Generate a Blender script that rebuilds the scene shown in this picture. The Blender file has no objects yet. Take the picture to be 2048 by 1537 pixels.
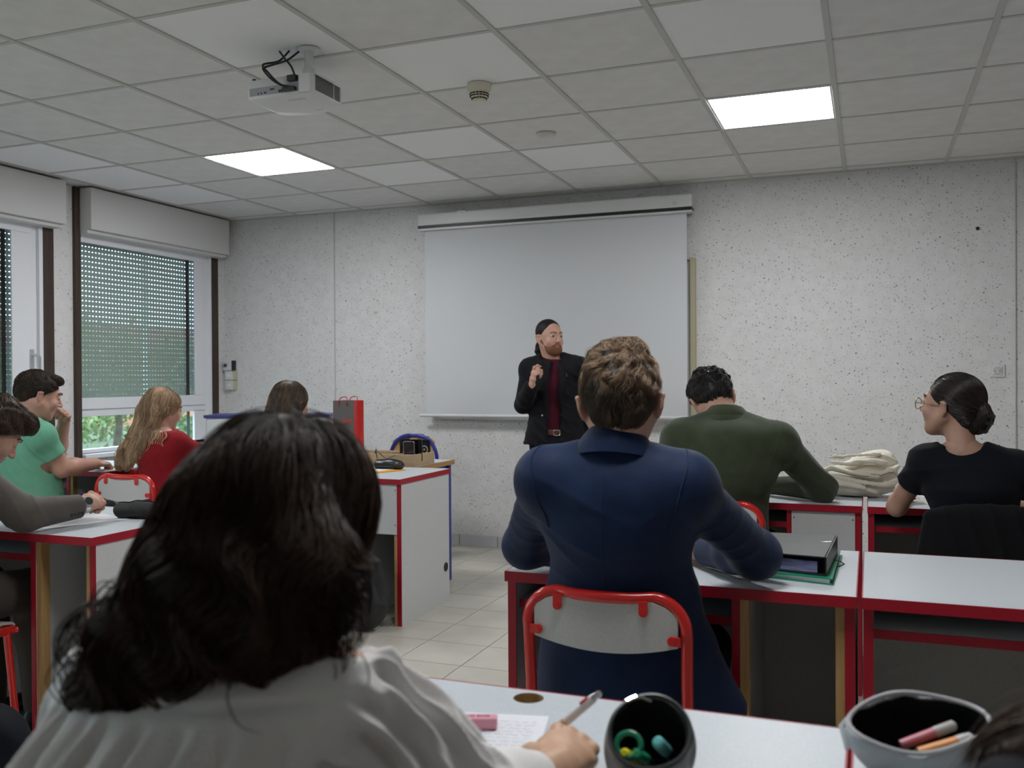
import bpy, bmesh, math, random
import numpy as np
from mathutils import Vector, Matrix
random.seed(4); RS = np.random.RandomState(7)
SC = bpy.context.scene
COL = SC.collection
PI = math.pi
H = 2.6126          # ceiling height
XW = -5.11          # window wall
YF = 6.45           # front wall
XR, YB = 2.9, -2.6  # right and back wall

# ---------------------------------------------------------------- camera, world, exposure
cam = bpy.data.objects.new('camera', bpy.data.cameras.new('camera')); COL.objects.link(cam)
_y, _p, _r = .3689, -.0059, -.0059
_F = np.array([-math.sin(_y)*math.cos(_p), math.cos(_y)*math.cos(_p), math.sin(_p)])
_R0 = np.array([math.cos(_y), math.sin(_y), 0.]); _U0 = np.cross(_R0, _F)
_R = _R0*math.cos(_r)+_U0*math.sin(_r); _U = -_R0*math.sin(_r)+_U0*math.cos(_r)
cam.matrix_world = Matrix(((_R[0], _U[0], -_F[0], 0), (_R[1], _U[1], -_F[1], 0), (_R[2], _U[2], -_F[2], 1.27), (0, 0, 0, 1)))
cam.data.sensor_width = 36; cam.data.lens = 1852.7/2048*36
cam.data.clip_start = .05; cam.data.clip_end = 300
cam.data.dof.use_dof = True; cam.data.dof.focus_distance = 3.5; cam.data.dof.aperture_fstop = 5.0
SC.camera = cam
SC.view_settings.view_transform = 'Standard'; SC.view_settings.look = 'None'
SC.view_settings.gamma = 1; SC.view_settings.use_curve_mapping = False
SC.view_settings.exposure = 0.0
W = bpy.data.worlds.new('World'); SC.world = W; W.use_nodes = True
WN = W.node_tree; WN.nodes.clear()
bg = WN.nodes.new('ShaderNodeBackground'); wo = WN.nodes.new('ShaderNodeOutputWorld')
bg.inputs[0].default_value = (.62, .80, 1, 1); bg.inputs[1].default_value = 5.2
WN.links.new(bg.outputs[0], wo.inputs[0])
LAMP = 30.0        # radiance of the lit ceiling panels
SC.cycles.use_denoising = True
SC.cycles.max_bounces = 8; SC.cycles.diffuse_bounces = 5; SC.cycles.transparent_max_bounces = 12
SC.cycles.sample_clamp_indirect = 6

# ---------------------------------------------------------------- materials
def mat(name, col, rough=.6, metal=0, col2=None, nscale=40, bump=0, bscale=200, spec=.5, coat=0, alpha=None, emit=None, sheen=0, stretch=None, detail=3):
    m = bpy.data.materials.new(name); m.use_nodes = True
    nt = m.node_tree; N = nt.nodes; L = nt.links
    b = N['Principled BSDF']
    b.inputs['Base Color'].default_value = (*col, 1); b.inputs['Roughness'].default_value = rough
    b.inputs['Metallic'].default_value = metal; b.inputs['Specular IOR Level'].default_value = spec
    b.inputs['Coat Weight'].default_value = coat
    if sheen: b.inputs['Sheen Weight'].default_value = sheen
    if emit: b.inputs['Emission Color'].default_value = (*emit[:3], 1); b.inputs['Emission Strength'].default_value = emit[3]
    tc = N.new('ShaderNodeTexCoord'); src = tc.outputs['Object']
    if stretch:
        mp = N.new('ShaderNodeMapping'); mp.inputs['Scale'].default_value = stretch; L.new(src, mp.inputs[0]); src = mp.outputs[0]
    if col2:
        n = N.new('ShaderNodeTexNoise'); n.inputs['Scale'].default_value = nscale; n.inputs['Detail'].default_value = detail
        L.new(src, n.inputs['Vector'])
        r = N.new('ShaderNodeValToRGB'); r.color_ramp.elements[0].position = .35; r.color_ramp.elements[1].position = .65
        r.color_ramp.elements[0].color = (*col, 1); r.color_ramp.elements[1].color = (*col2, 1)
        L.new(n.outputs['Fac'], r.inputs[0]); L.new(r.outputs[0], b.inputs['Base Color'])
    if bump:
        n2 = N.new('ShaderNodeTexNoise'); n2.inputs['Scale'].default_value = bscale; n2.inputs['Detail'].default_value = 4
        L.new(src, n2.inputs['Vector'])
        bp = N.new('ShaderNodeBump'); bp.inputs['Strength'].default_value = bump; bp.inputs['Distance'].default_value = .004
        L.new(n2.outputs['Fac'], bp.inputs['Height']); L.new(bp.outputs[0], b.inputs['Normal'])
    return m

def speckle_wall(name):
    m = mat(name, (.60, .585, .56), .85, spec=.2, bump=.25, bscale=60)
    nt = m.node_tree; N = nt.nodes; L = nt.links; b = N['Principled BSDF']
    tc = N.new('ShaderNodeTexCoord')
    n = N.new('ShaderNodeTexNoise'); n.inputs['Scale'].default_value = 14; n.inputs['Detail'].default_value = 8; n.inputs['Roughness'].default_value = .8
    L.new(tc.outputs['Object'], n.inputs['Vector'])
    r = N.new('ShaderNodeValToRGB'); e = r.color_ramp.elements
    e[0].position = .3; e[0].color = (.645, .63, .62, 1); e[1].position = .7; e[1].color = (.745, .735, .735, 1)
    L.new(n.outputs['Fac'], r.inputs[0]); prev = r.outputs[0]
    for sc, thr, dark, col in ((46, .11, .50, (.20, .16, .20)), (80, .16, .55, (.36, .28, .26)), (24, .065, .40, (.06, .05, .06))):
        v = N.new('ShaderNodeTexVoronoi'); v.inputs['Scale'].default_value = sc; v.inputs['Randomness'].default_value = 1
        L.new(tc.outputs['Object'], v.inputs['Vector'])
        sep = N.new('ShaderNodeSeparateColor'); L.new(v.outputs['Color'], sep.inputs[0])
        th = N.new('ShaderNodeMath'); th.operation = 'MULTIPLY'; L.new(sep.outputs[0], th.inputs[0]); th.inputs[1].default_value = thr*2
        lt = N.new('ShaderNodeMath'); lt.operation = 'LESS_THAN'; L.new(v.outputs['Distance'], lt.inputs[0]); L.new(th.outputs[0], lt.inputs[1])
        g = N.new('ShaderNodeMath'); g.operation = 'GREATER_THAN'; L.new(sep.outputs[1], g.inputs[0]); g.inputs[1].default_value = dark
        mu = N.new('ShaderNodeMath'); mu.operation = 'MULTIPLY'; L.new(lt.outputs[0], mu.inputs[0]); L.new(g.outputs[0], mu.inputs[1])
        m2 = N.new('ShaderNodeMath'); m2.operation = 'MULTIPLY'; L.new(mu.outputs[0], m2.inputs[0]); m2.inputs[1].default_value = .8
        mx = N.new('ShaderNodeMix'); mx.data_type = 'RGBA'; L.new(m2.outputs[0], mx.inputs[0]); L.new(prev, mx.inputs[6]); mx.inputs[7].default_value = (*col, 1)
        prev = mx.outputs[2]
    L.new(prev, b.inputs['Base Color'])
    return m

def glass_mat(name):
    m = bpy.data.materials.new(name); m.use_nodes = True; N = m.node_tree.nodes; L = m.node_tree.links; N.clear()
    o = N.new('ShaderNodeOutputMaterial'); t = N.new('ShaderNodeBsdfTransparent'); t.inputs[0].default_value = (.93, .97, .95, 1)
    g = N.new('ShaderNodeBsdfGlossy'); g.inputs['Roughness'].default_value = .02
    lw = N.new('ShaderNodeLayerWeight'); f = N.new('ShaderNodeMath'); f.operation = 'POWER'; L.new(lw.outputs['Facing'], f.inputs[0]); f.inputs[1].default_value = 5; mx = N.new('ShaderNodeMixShader')
    L.new(f.outputs[0], mx.inputs[0]); L.new(t.outputs[0], mx.inputs[1]); L.new(g.outputs[0], mx.inputs[2]); L.new(mx.outputs[0], o.inputs[0])
    return m

def hair_mat(name, dark, light, rough=.42, spec=.4):
    m = mat(name, dark, rough, spec=spec)
    nt = m.node_tree; N = nt.nodes; L = nt.links; b = N['Principled BSDF']
    a = N.new('ShaderNodeAttribute'); a.attribute_name = 'tone'
    r = N.new('ShaderNodeValToRGB'); r.color_ramp.elements[0].color = (*dark, 1); r.color_ramp.elements[1].color = (*light, 1)
    L.new(a.outputs['Fac'], r.inputs[0]); L.new(r.outputs[0], b.inputs['Base Color'])
    return m

M = dict(
    wall=speckle_wall('speckled_wall'),
    plainwall=mat('painted_wall', (.55, .54, .52), .9, bump=.15),
    tile=mat('ceiling_board', (.70, .69, .68), .95, col2=(.75, .74, .73), nscale=9, bump=.35, bscale=90, spec=.1, detail=8),
    tilew=mat('new_ceiling_board', (.86, .855, .86), .95, spec=.1, bump=.15, bscale=120),
    tbar=mat('grid_bar_paint', (.53, .53, .50), .5, spec=.3),
    gap=mat('shadow_gap', (.03, .03, .03), .9),
    floor=mat('beige_floor_tile', (.50, .475, .41), .32, col2=(.56, .53, .465), nscale=5, spec=.4, bump=.03, bscale=30),
    grout=mat('floor_grout', (.17, .165, .155), .9),
    plinth=mat('plinth_tile', (.50, .50, .53), .35, col2=(.56, .555, .57), nscale=12),
    brown=mat('dark_brown_wood', (.055, .032, .02), .45, col2=(.035, .02, .014), nscale=6, stretch=(12, 12, 1)),
    pvc=mat('white_pvc', (.80, .81, .84), .3),
    box=mat('roller_box_white', (.63, .625, .61), .5),
    slat=mat('shutter_grey', (.42, .45, .44), .5),
    glass=glass_mat('window_glass'),
    lamp=mat('lit_diffuser', (.9, .9, .9), .5, emit=(.96, .98, 1, LAMP)),
    lampframe=mat('lamp_frame', (.7, .7, .7), .4),
    screen=mat('screen_cloth', (.62, .63, .645), .8, spec=.1),
    case=mat('screen_case', (.66, .66, .66), .35),
    black=mat('black_plastic', (.012, .012, .013), .4),
    blackm=mat('black_matt', (.008, .008, .01), .8, spec=.2),
    alu=mat('brushed_alu', (.6, .61, .62), .35, metal=.8),
    chrome=mat('chrome', (.75, .76, .78), .15, metal=1),
    laminate=mat('grey_laminate', (.50, .535, .565), .38, col2=(.56, .595, .625), nscale=260, spec=.4),
    lamside=mat('grey_board', (.56, .565, .57), .5, col2=(.60, .605, .61), nscale=160),
    red=mat('red_edge', (.35, .003, .018), .38),
    backshade=mat('shade_toned_back_board', (.36, .355, .34), .6, col2=(.39, .385, .37), nscale=120),  # under-desk shade is put into the darker colour of the back panels
    redtube=mat('red_tube', (.62, .018, .014), .22, coat=.4),
    chairwood=mat('grey_chair_board', (.50, .485, .465), .5, col2=(.54, .525, .50), nscale=150),
    pine=mat('pine', (.50, .31, .13), .5, col2=(.40, .23, .085), nscale=5, stretch=(14, 14, 1)),
    pinebox=mat('pale_pine', (.56, .41, .25), .55, col2=(.50, .35, .20), nscale=5, stretch=(1, 12, 12)),
    woodedge=mat('wood_edge', (.45, .27, .10), .5),
    blue=mat('blue_frame', (.02, .03, .26), .35),
    bluedk=mat('blue_dark', (.035, .045, .18), .4),
    white=mat('white_plastic', (.68, .68, .68), .35),
    cream=mat('cream_plastic', (.68, .65, .52), .45),
    yellowed=mat('yellowed_plastic', (.52, .50, .36), .5),
    beige=mat('beige_board_frame', (.42, .38, .25), .4),
    paper=mat('paper', (.80, .80, .83), .8, spec=.1),
    ink=mat('ink', (.25, .28, .45), .8),
    skin=mat('skin', (.52, .29, .21), .5, col2=(.56, .32, .24), nscale=30, spec=.35),
)
for k_ in ('skin',):
    b_ = M[k_].node_tree.nodes['Principled BSDF']; b_.inputs['Subsurface Weight'].default_value = .12
    b_.inputs['Subsurface Radius'].default_value = (.012, .004, .002)

# ---------------------------------------------------------------- helpers
def tag(o, label=None, cat=None, group=None, kind=None):
    if label: o['label'] = label
    if cat: o['category'] = cat
    if group: o['group'] = group
    if kind: o['kind'] = kind
    return o
def thing(name, label, cat, loc=(0, 0, 0), rz=0, group=None):
    o = bpy.data.objects.new(name, None); COL.objects.link(o); o.location = loc; o.rotation_euler = (0, 0, rz)
    o.empty_display_size = .1
    return tag(o, label, cat, group)
def chain_loc(p):
    v = Vector((0, 0, 0))
    while p is not None:
        v += p.location; p = p.parent
    return v
def link(name, me, parent=None, world=True, label=None, kind=None, origin=None):
    """world=True: vertices are world coordinates, parents only translate"""
    o = bpy.data.objects.new(name, me); COL.objects.link(o)
    if parent is not None:
        o.parent = parent
        if world:
            off = chain_loc(parent); me.transform(Matrix.Translation(-off))
    elif origin is not None:
        me.transform(Matrix.Translation(-Vector(origin))); o.location = origin
    if label: o['label'] = label
    if kind: o['kind'] = kind
    return o

class MB:
    def __init__(s): s.v = []; s.f = []; s.m = []
    def quadbox(s, P, m=0):
        i = len(s.v); s.v += [tuple(p) for p in P]
        for f in ((0, 3, 2, 1), (4, 5, 6, 7), (0, 1, 5, 4), (1, 2, 6, 5), (2, 3, 7, 6), (3, 0, 4, 7)):
            s.f.append(tuple(i+k for k in f)); s.m.append(m)
        return s
    def box(s, x0, x1, y0, y1, z0, z1, m=0):
        return s.quadbox([(x0, y0, z0), (x1, y0, z0), (x1, y1, z0), (x0, y1, z0), (x0, y0, z1), (x1, y0, z1), (x1, y1, z1), (x0, y1, z1)], m)
    def obox(s, c, h, rot=(0, 0, 0), m=0):
        from mathutils import Euler
        R = Euler(rot).to_matrix(); c = Vector(c)
        return s.quadbox([c+R @ Vector((a*h[0], b*h[1], d*h[2])) for a, b, d in ((-1, -1, -1), (1, -1, -1), (1, 1, -1), (-1, 1, -1), (-1, -1, 1), (1, -1, 1), (1, 1, 1), (-1, 1, 1))], m)
    def poly(s, P, m=0):
        i = len(s.v); s.v += [tuple(p) for p in P]; s.f.append(tuple(range(i, i+len(P)))); s.m.append(m); return s
    def prism(s, P, d, m=0):
        """polygon P (3-D points) swept by vector d"""
        n = len(P); i = len(s.v); d = Vector(d)
        s.v += [tuple(p) for p in P]+[tuple(Vector(p)+d) for p in P]
        s.f.append(tuple(range(i+n-1, i-1, -1))); s.f.append(tuple(range(i+n, i+2*n))); s.m += [m, m]
        for k in range(n):
            a, b = k, (k+1) % n; s.f.append((i+a, i+b, i+n+b, i+n+a)); s.m.append(m)
        return s
    def tube(s, P, r, n=10, closed=False, m=0, cap=True, flat=1.0):
        P = [Vector(p) for p in P]; K = len(P); i0 = len(s.v)
        rr = r if hasattr(r, '__len__') else [r]*K
        T0 = (P[1]-P[0]).normalized(); up = Vector((0, 0, 1)) if abs(T0.z) < .9 else Vector((1, 0, 0))
        u = T0.cross(up).normalized()
        for k in range(K):
            if closed: t = (P[(k+1) % K]-P[k-1]).normalized()
            else: t = (P[min(k+1, K-1)]-P[max(k-1, 0)]).normalized()
            u = (u-t*u.dot(t)).normalized(); w = t.cross(u)
            for j in range(n):
                a = 2*PI*j/n; s.v.append(tuple(P[k]+u*(math.cos(a)*rr[k])+w*(math.sin(a)*rr[k]*flat)))
        for k in range(K if closed else K-1):
            for j in range(n):
                a = i0+k*n+j; b = i0+k*n+(j+1) % n; c = i0+((k+1) % K)*n+(j+1) % n; d = i0+((k+1) % K)*n+j
                s.f.append((a, b, c, d)); s.m.append(m)
        if cap and not closed:
            s.f.append(tuple(i0+j for j in range(n-1, -1, -1))); s.f.append(tuple(i0+(K-1)*n+j for j in range(n))); s.m += [m, m]
        return s
    def cyl(s, a, b, r, r2=None, n=16, m=0):
        return s.tube([a, b], [r, r if r2 is None else r2], n, m=m)
    def lathe(s, c, prof, n=24, axis='z', m=0):
        i0 = len(s.v); K = len(prof)
        for r, h in prof:
            for j in range(n):
                a = 2*PI*j/n
                if axis == 'z': p = (c[0]+r*math.cos(a), c[1]+r*math.sin(a), c[2]+h)
                elif axis == 'y': p = (c[0]+r*math.cos(a), c[1]+h, c[2]+r*math.sin(a))
                else: p = (c[0]+h, c[1]+r*math.cos(a), c[2]+r*math.sin(a))
                s.v.append(p)
        for k in range(K-1):
            for j in range(n):
                s.f.append((i0+k*n+j, i0+k*n+(j+1) % n, i0+(k+1)*n+(j+1) % n, i0+(k+1)*n+j)); s.m.append(m)
        s.f.append(tuple(i0+j for j in range(n-1, -1, -1))); s.f.append(tuple(i0+(K-1)*n+j for j in range(n))); s.m += [m, m]
        return s
    def mesh(s, name, mats, smooth=False, bevel=0, solid=0):
        me = bpy.data.meshes.new(name); me.from_pydata(s.v, [], s.f)
        mats = mats if isinstance(mats, (list, tuple)) else [mats]
        for q in mats: me.materials.append(q)
        if len(mats) > 1: me.polygons.foreach_set('material_index', s.m)
        bm = bmesh.new(); bm.from_mesh(me)
        bmesh.ops.recalc_face_normals(bm, faces=bm.faces)
        if bevel:
            es = [e for e in bm.edges if len(e.link_faces) == 2 and e.calc_face_angle(0) > .6]
            bmesh.ops.bevel(bm, geom=es, offset=bevel, segments=2, affect='EDGES', profile=.6, clamp_overlap=True)
        bm.to_mesh(me); bm.free()
        if smooth:
            me.polygons.foreach_set('use_smooth', [True]*len(me.polygons))
            me.set_sharp_from_angle(angle=.75)
        me.update(); return me
    def build(s, name, mats, parent=None, smooth=False, bevel=0, world=True, label=None, kind=None, origin=None):
        return link(name, s.mesh(name, mats, smooth, bevel), parent, world, label, kind, origin)
def copy_tree(o, loc=None, rz=None, parent=None):
    c = o.copy(); COL.objects.link(c)
    if parent: c.parent = parent
    if loc is not None: c.location = loc
    if rz is not None: c.rotation_euler = (0, 0, rz)
    for ch in list(o.children): copy_tree(ch, parent=c)
    return c
def bez(P, n=8):
    """catmull-rom through points"""
    P = [Vector(p) for p in P]; out = []
    for i in range(len(P)-1):
        a = P[i-1] if i else P[0]*2-P[1]; b = P[i]; c = P[i+1]; d = P[i+2] if i+2 < len(P) else P[-1]*2-P[-2]
        for k in range(n):
            t = k/n; out.append(.5*((2*b)+(c-a)*t+(2*a-5*b+4*c-d)*t*t+(3*b-a-3*c+d)*t**3))
    out.append(P[-1]); return out
# ================================================================= ROOM
GX, GY, T = -1.9496, 3.32, .6
xs = [GX+T*i for i in range(-6, 9)]; ys = [GY+T*i for i in range(-10, 6)]
LIT = {(-3, 2), (2, 2), (-3, -3), (2, -3)}
NEW = {(-1, -1), (0, 0), (1, -1), (2, 0), (-1, 2), (-2, 3), (0, 3), (-5, 1), (-5, 2), (-5, 3), (0, -2)}
ceil = MB().box(XW-.1, XR+.1, YB-.1, YF+.1, H+.06, H+.16).build('ceiling', M['gap']); tag(ceil, kind='structure')
cache = {}
def ctile(x0, x1, y0, y1, m):
    w, d = round(x1-x0, 3), round(y1-y0, 3)
    k = (w, d, m.name)
    if k not in cache:
        cache[k] = MB().box(-w/2+.009, w/2-.009, -d/2+.009, d/2-.009, 0, .012).mesh('ceiling_tile', m, bevel=.0015)
    o = link('ceiling_tile', cache[k], ceil, world=False); o.location = ((x0+x1)/2, (y0+y1)/2, H+.004)
for i in range(-6, 9):
    for j in range(-10, 6):
        x0 = max(GX+T*i, XW); x1 = min(GX+T*(i+1), XR); y0 = max(GY+T*j, YB); y1 = min(GY+T*(j+1), YF)
        if x1-x0 < .03 or y1-y0 < .03 or (i, j) in LIT: continue
        ctile(x0, x1, y0, y1, M['tilew'] if (i, j) in NEW else M['tile'])
for i in range(-5, 9):
    x = GX+T*i
    if XW < x < XR: MB().box(x-.012, x+.012, YB, YF, H-.002, H+.05).build('grid_bar', M['tbar'], ceil, bevel=.0015)
for j in range(-9, 6):
    y = GY+T*j
    if YB < y < YF: MB().box(XW, XR, y-.0105, y+.0105, H, H+.05).build('cross_bar', M['tbar'], ceil, bevel=.0015)
MB().box(XW, XR, YF-.022, YF, H-.004, H+.04).build('edge_trim', M['tbar'], ceil)
MB().box(XW, XW+.022, YB, YF, H-.004, H+.04).build('edge_trim', M['tbar'], ceil)
LL = {(-3, 2): 'square lit ceiling panel on the left, towards the windows, beyond the projector', (2, 2): 'square lit ceiling panel on the right, above the green sweater',
      (-3, -3): 'lit ceiling panel behind the projector on the window side', (2, -3): 'lit ceiling panel above the foreground desks'}
for (i, j) in sorted(LIT):
    x0 = GX+T*i; y0 = GY+T*j
    t = thing('ceiling_light', LL[(i, j)], 'ceiling light', (x0+.3, y0+.3, H), group='square lit ceiling panels')
    MB().box(x0+.022, x0+T-.022, y0+.022, y0+T-.022, H+.003, H+.009).build('diffuser', M['lamp'], t)
    f = MB()
    for a in ((x0+.011, x0+.022, y0+.011, y0+T-.011), (x0+T-.022, x0+T-.011, y0+.011, y0+T-.011), (x0+.022, x0+T-.022, y0+.011, y0+.022), (x0+.022, x0+T-.022, y0+T-.022, y0+T-.011)):
        f.box(*a, H+.001, H+.03)
    f.build('frame', M['lampframe'], t)
# floor ---------------------------------------------------------------
fl = MB().box(XW-.1, XR+.1, YB-.1, YF+.1, -.1, -.006).build('floor', M['grout']); tag(fl, kind='structure')
FT = .3135; FX, FY = -2.006, 4.044
ft = MB().box(-FT/2+.0022, FT/2-.0022, -FT/2+.0022, FT/2-.0022, -.006, 0).mesh('floor_tile', M['floor'], bevel=.001)
rest = MB(); nt_ = 0
for i in range(-12, 18):
    for j in range(-24, 10):
        cx, cy = FX+FT*(i+.5), FY+FT*(j+.5)
        x0, x1, y0, y1 = cx-FT/2, cx+FT/2, cy-FT/2, cy+FT/2
        inside = x0 > XW and x1 < XR and y0 > YB and y1 < YF
        if inside and -3.2 < cx < -.5 and 1.9 < cy:
            o = link('floor_tile', ft, fl, world=False); o.location = (cx, cy, 0); nt_ += 1
        else:
            a, b, c, d = max(x0+.0022, XW), min(x1-.0022, XR), max(y0+.0022, YB), min(y1-.0022, YF)
            if b-a > .01 and d-c > .01: rest.box(a, b, c, d, -.006, 0)
rest.build('floor_tile_field', M['floor'], fl, kind='stuff')
# walls ---------------------------------------------------------------
wf = MB().box(XW-.2, XR+.2, YF, YF+.12, 0, H+.1).build('wall_front', M['wall']); tag(wf, kind='structure')
for x in (-4.02, .835):
    MB().box(x-.002, x+.004, YF-.010, YF, .085, H).build('panel_joint', M['plainwall'], wf)
    MB().box(x-.03, x-.002, YF-.006, YF, .085, H).build('joint_strip', M['wall'], wf)
tag(MB().box(XR, XR+.12, YB-.1, YF, 0, H+.1).build('wall_right', M['wall']), kind='structure')
tag(MB().box(XW-.2, XR+.2, YB-.12, YB, 0, H+.1).build('wall_back', M['wall']), kind='structure')
bb = MB().box(XW, XR, YF-.004, YF, 0, .082).build('baseboard_front', M['grout']); tag(bb, kind='structure')
pt = MB().box(-FT/2+.0025, FT/2-.0025, -.012, 0, 0, .084).mesh('baseboard_tile', M['plinth'], bevel=.0015)
for k in range(-7, 15):
    x = -2.925+FT*(k+.5)
    if x+FT/2 < XR: o = link('baseboard_tile', pt, bb, world=False); o.location = (x, YF-.004, 0)
# marks on the wall: small plugs and the round drill marks
for n_, (x, z) in enumerate(((-3.66, 1.905), (-3.625, 1.89), (-3.655, 1.795), (-3.64, 1.80), (.63, 2.19), (-4.6, 1.88))):
    MB().cyl((x, YF+.001, z), (x, YF-.004, z), .011 if n_ == 4 else .008, n=12).build('wall_plug', M['black' if n_ == 4 else 'yellowed'], wf)
# window wall: one cell per window, 1.67 apart -------------------------
PITCH = 1.68
wl = MB()
cells = [4.90-PITCH*k for k in range(0, 5)]      # near (low-y) edge of each opening
lo_z, hi_z = .76, 2.36
for y0 in cells:
    y1 = y0+1.38
    wl.box(XW-.12, XW, y0-.05-.14-.05-.02, y0-.0, 0, H+.1)      # pier
    wl.box(XW-.12, XW, y0, y1+.11, 0, lo_z)                     # below window
    wl.box(XW-.12, XW-.06, y0, y1+.11, hi_z, H+.1)
wl.box(XW-.12, XW, cells[0]+1.38, YF+.1, 0, H+.1)
wl.box(XW-.12, XW, YB-.1, cells[-1]-.2, 0, H+.1)
wl = wl.build('wall_left', M['wall']); tag(wl, kind='structure')
NS, SP = 32, .0352
def slat_mesh(L):
    b = MB()
    pr = [(0, .0), (-.006, .004), (-.008, .013), (-.006, .023), (0, .0292), (.003, .0292), (.003, 0)]
    b.prism([(x, 0, z) for x, z in pr], (0, L, 0))
    n = int(L/.0305); p = L/n
    for k in range(n):
        b.box(-.0006, .0006, k*p, k*p+p*.62, .0292, SP)
    return b.mesh('shutter_slat', M['slat'])
sm = slat_mesh(1.33)
tn = 0
for wi, y0 in enumerate(cells):
    y1 = y0+1.38
    w = thing('window_%d' % (wi+1), None, None, (XW-.05, y0, lo_z)); w['kind'] = 'structure'
    xf0, xf1 = XW-.07, XW-.012
    f = MB()
    f.box(xf0, xf1, y0-.02, y0+.0, lo_z, hi_z); f.box(xf0, xf1, y1-.07, y1, lo_z, hi_z)
    f.box(xf0, xf1, y0, y1-.07, lo_z, lo_z+.03); f.box(xf0, xf1, y0, y1-.07, hi_z-.06, hi_z)
    f.box(xf0, xf1, y0, y1-.07, 1.02, 1.075)
    f.build('window_frame', M['pvc'], w, bevel=.004)
    s = MB(); a0, a1 = y0-.005, y1-.075     # opening sash
    gz0, gz1 = 1.152, 2.238; ga, gb = a0+.0, a1-.115
    if wi == 1: ga, gb = a0+.1, a1-.155
    s.box(xf1, xf1+.012, a0, a1, 1.072, gz0); s.box(xf1, xf1+.012, a0, a1, gz1, hi_z-.02)
    s.box(xf1, xf1+.012, gb, a1, gz0, gz1)
    if ga > a0+.01: s.box(xf1, xf1+.012, a0, ga, gz0, gz1)
    s = s.build('sash', M['pvc'], w, bevel=.004)
    MB().box(xf1-.03, xf1-.026, a0, gb+.01, gz0-.01, gz1+.01).build('glass_pane', M['glass'], w)
    MB().box(xf1-.03, xf1-.026, y0-.0, y1-.16, lo_z+.03, 1.03).build('glass_pane', M['glass'], w)
    if wi == 0:
        MB().box(xf1-.02, xf1, y1-.19, y1-.07, lo_z, 1.03).build('frame_post', M['pvc'], w, bevel=.003)
    MB().box(XW-.082, XW-.074, gb-.012, gb+.016, lo_z, hi_z).build('guide_rail', M['brown'], w)
    # handle
    if wi == 1:
        yh = 4.515; h = MB(); h.box(xf1+.012, xf1+.022, yh-.014, yh+.014, 1.35, 1.48); h.build('handle_plate', M['alu'], w, bevel=.003)
        MB().tube([(xf1+.02, yh, 1.44), (xf1+.06, yh, 1.44), (xf1+.062, yh+.02, 1.43), (xf1+.06, yh+.022, 1.31)], .009, 8).build('handle', M['alu'], w, smooth=True)
    # roller box on top, inside
    bx = MB().box(XW-.02, XW+.13, y0-.005, y1+.085, 2.315, H-.012)
    bx.box(XW-.02, XW+.095, y0-.005, y1+.085, 2.29, 2.315); bx.build('roller_box', M['box'], w, bevel=.003)
    zb = 1.09 if wi < 2 else (1.25, 1.9, 2.15)[wi-2]
    for k in range(60):
        z = zb+.05+SP*k
        if z > hi_z-.02: break
        o = link('shutter_slat', sm, w, world=False); o.location = (XW-.092-w.location.x, y0-.02-w.location.y, z-w.location.z)
    MB().box(XW-.099, XW-.083, y0-.02, y0+1.30, zb, zb+.05).build('shutter_end_bar', M['slat'], w, bevel=.002)
    MB().box(XW-.02, XW+.06, y0-.0, y1-.03, lo_z-.03, lo_z).build('window_sill', M['pvc'], w, bevel=.004)
    # brown posts either side of the pier
    for a, b_, dx in ((y0-.045, y0, .03), (y1+.0, y1+.095, .005)):
        tn += 1
        t = MB().box(XW-.03, XW+dx, a, b_, 0, H-.004).build('trim_%d' % tn, M['brown'], bevel=.003); tag(t, kind='structure')
    for a, b_ in ((y1-.03, y1+.0),):
        MB().box(XW-.02, XW+.012, a, b_, lo_z, hi_z).build('jamb_lining', M['pvc'], w, bevel=.002)
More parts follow.
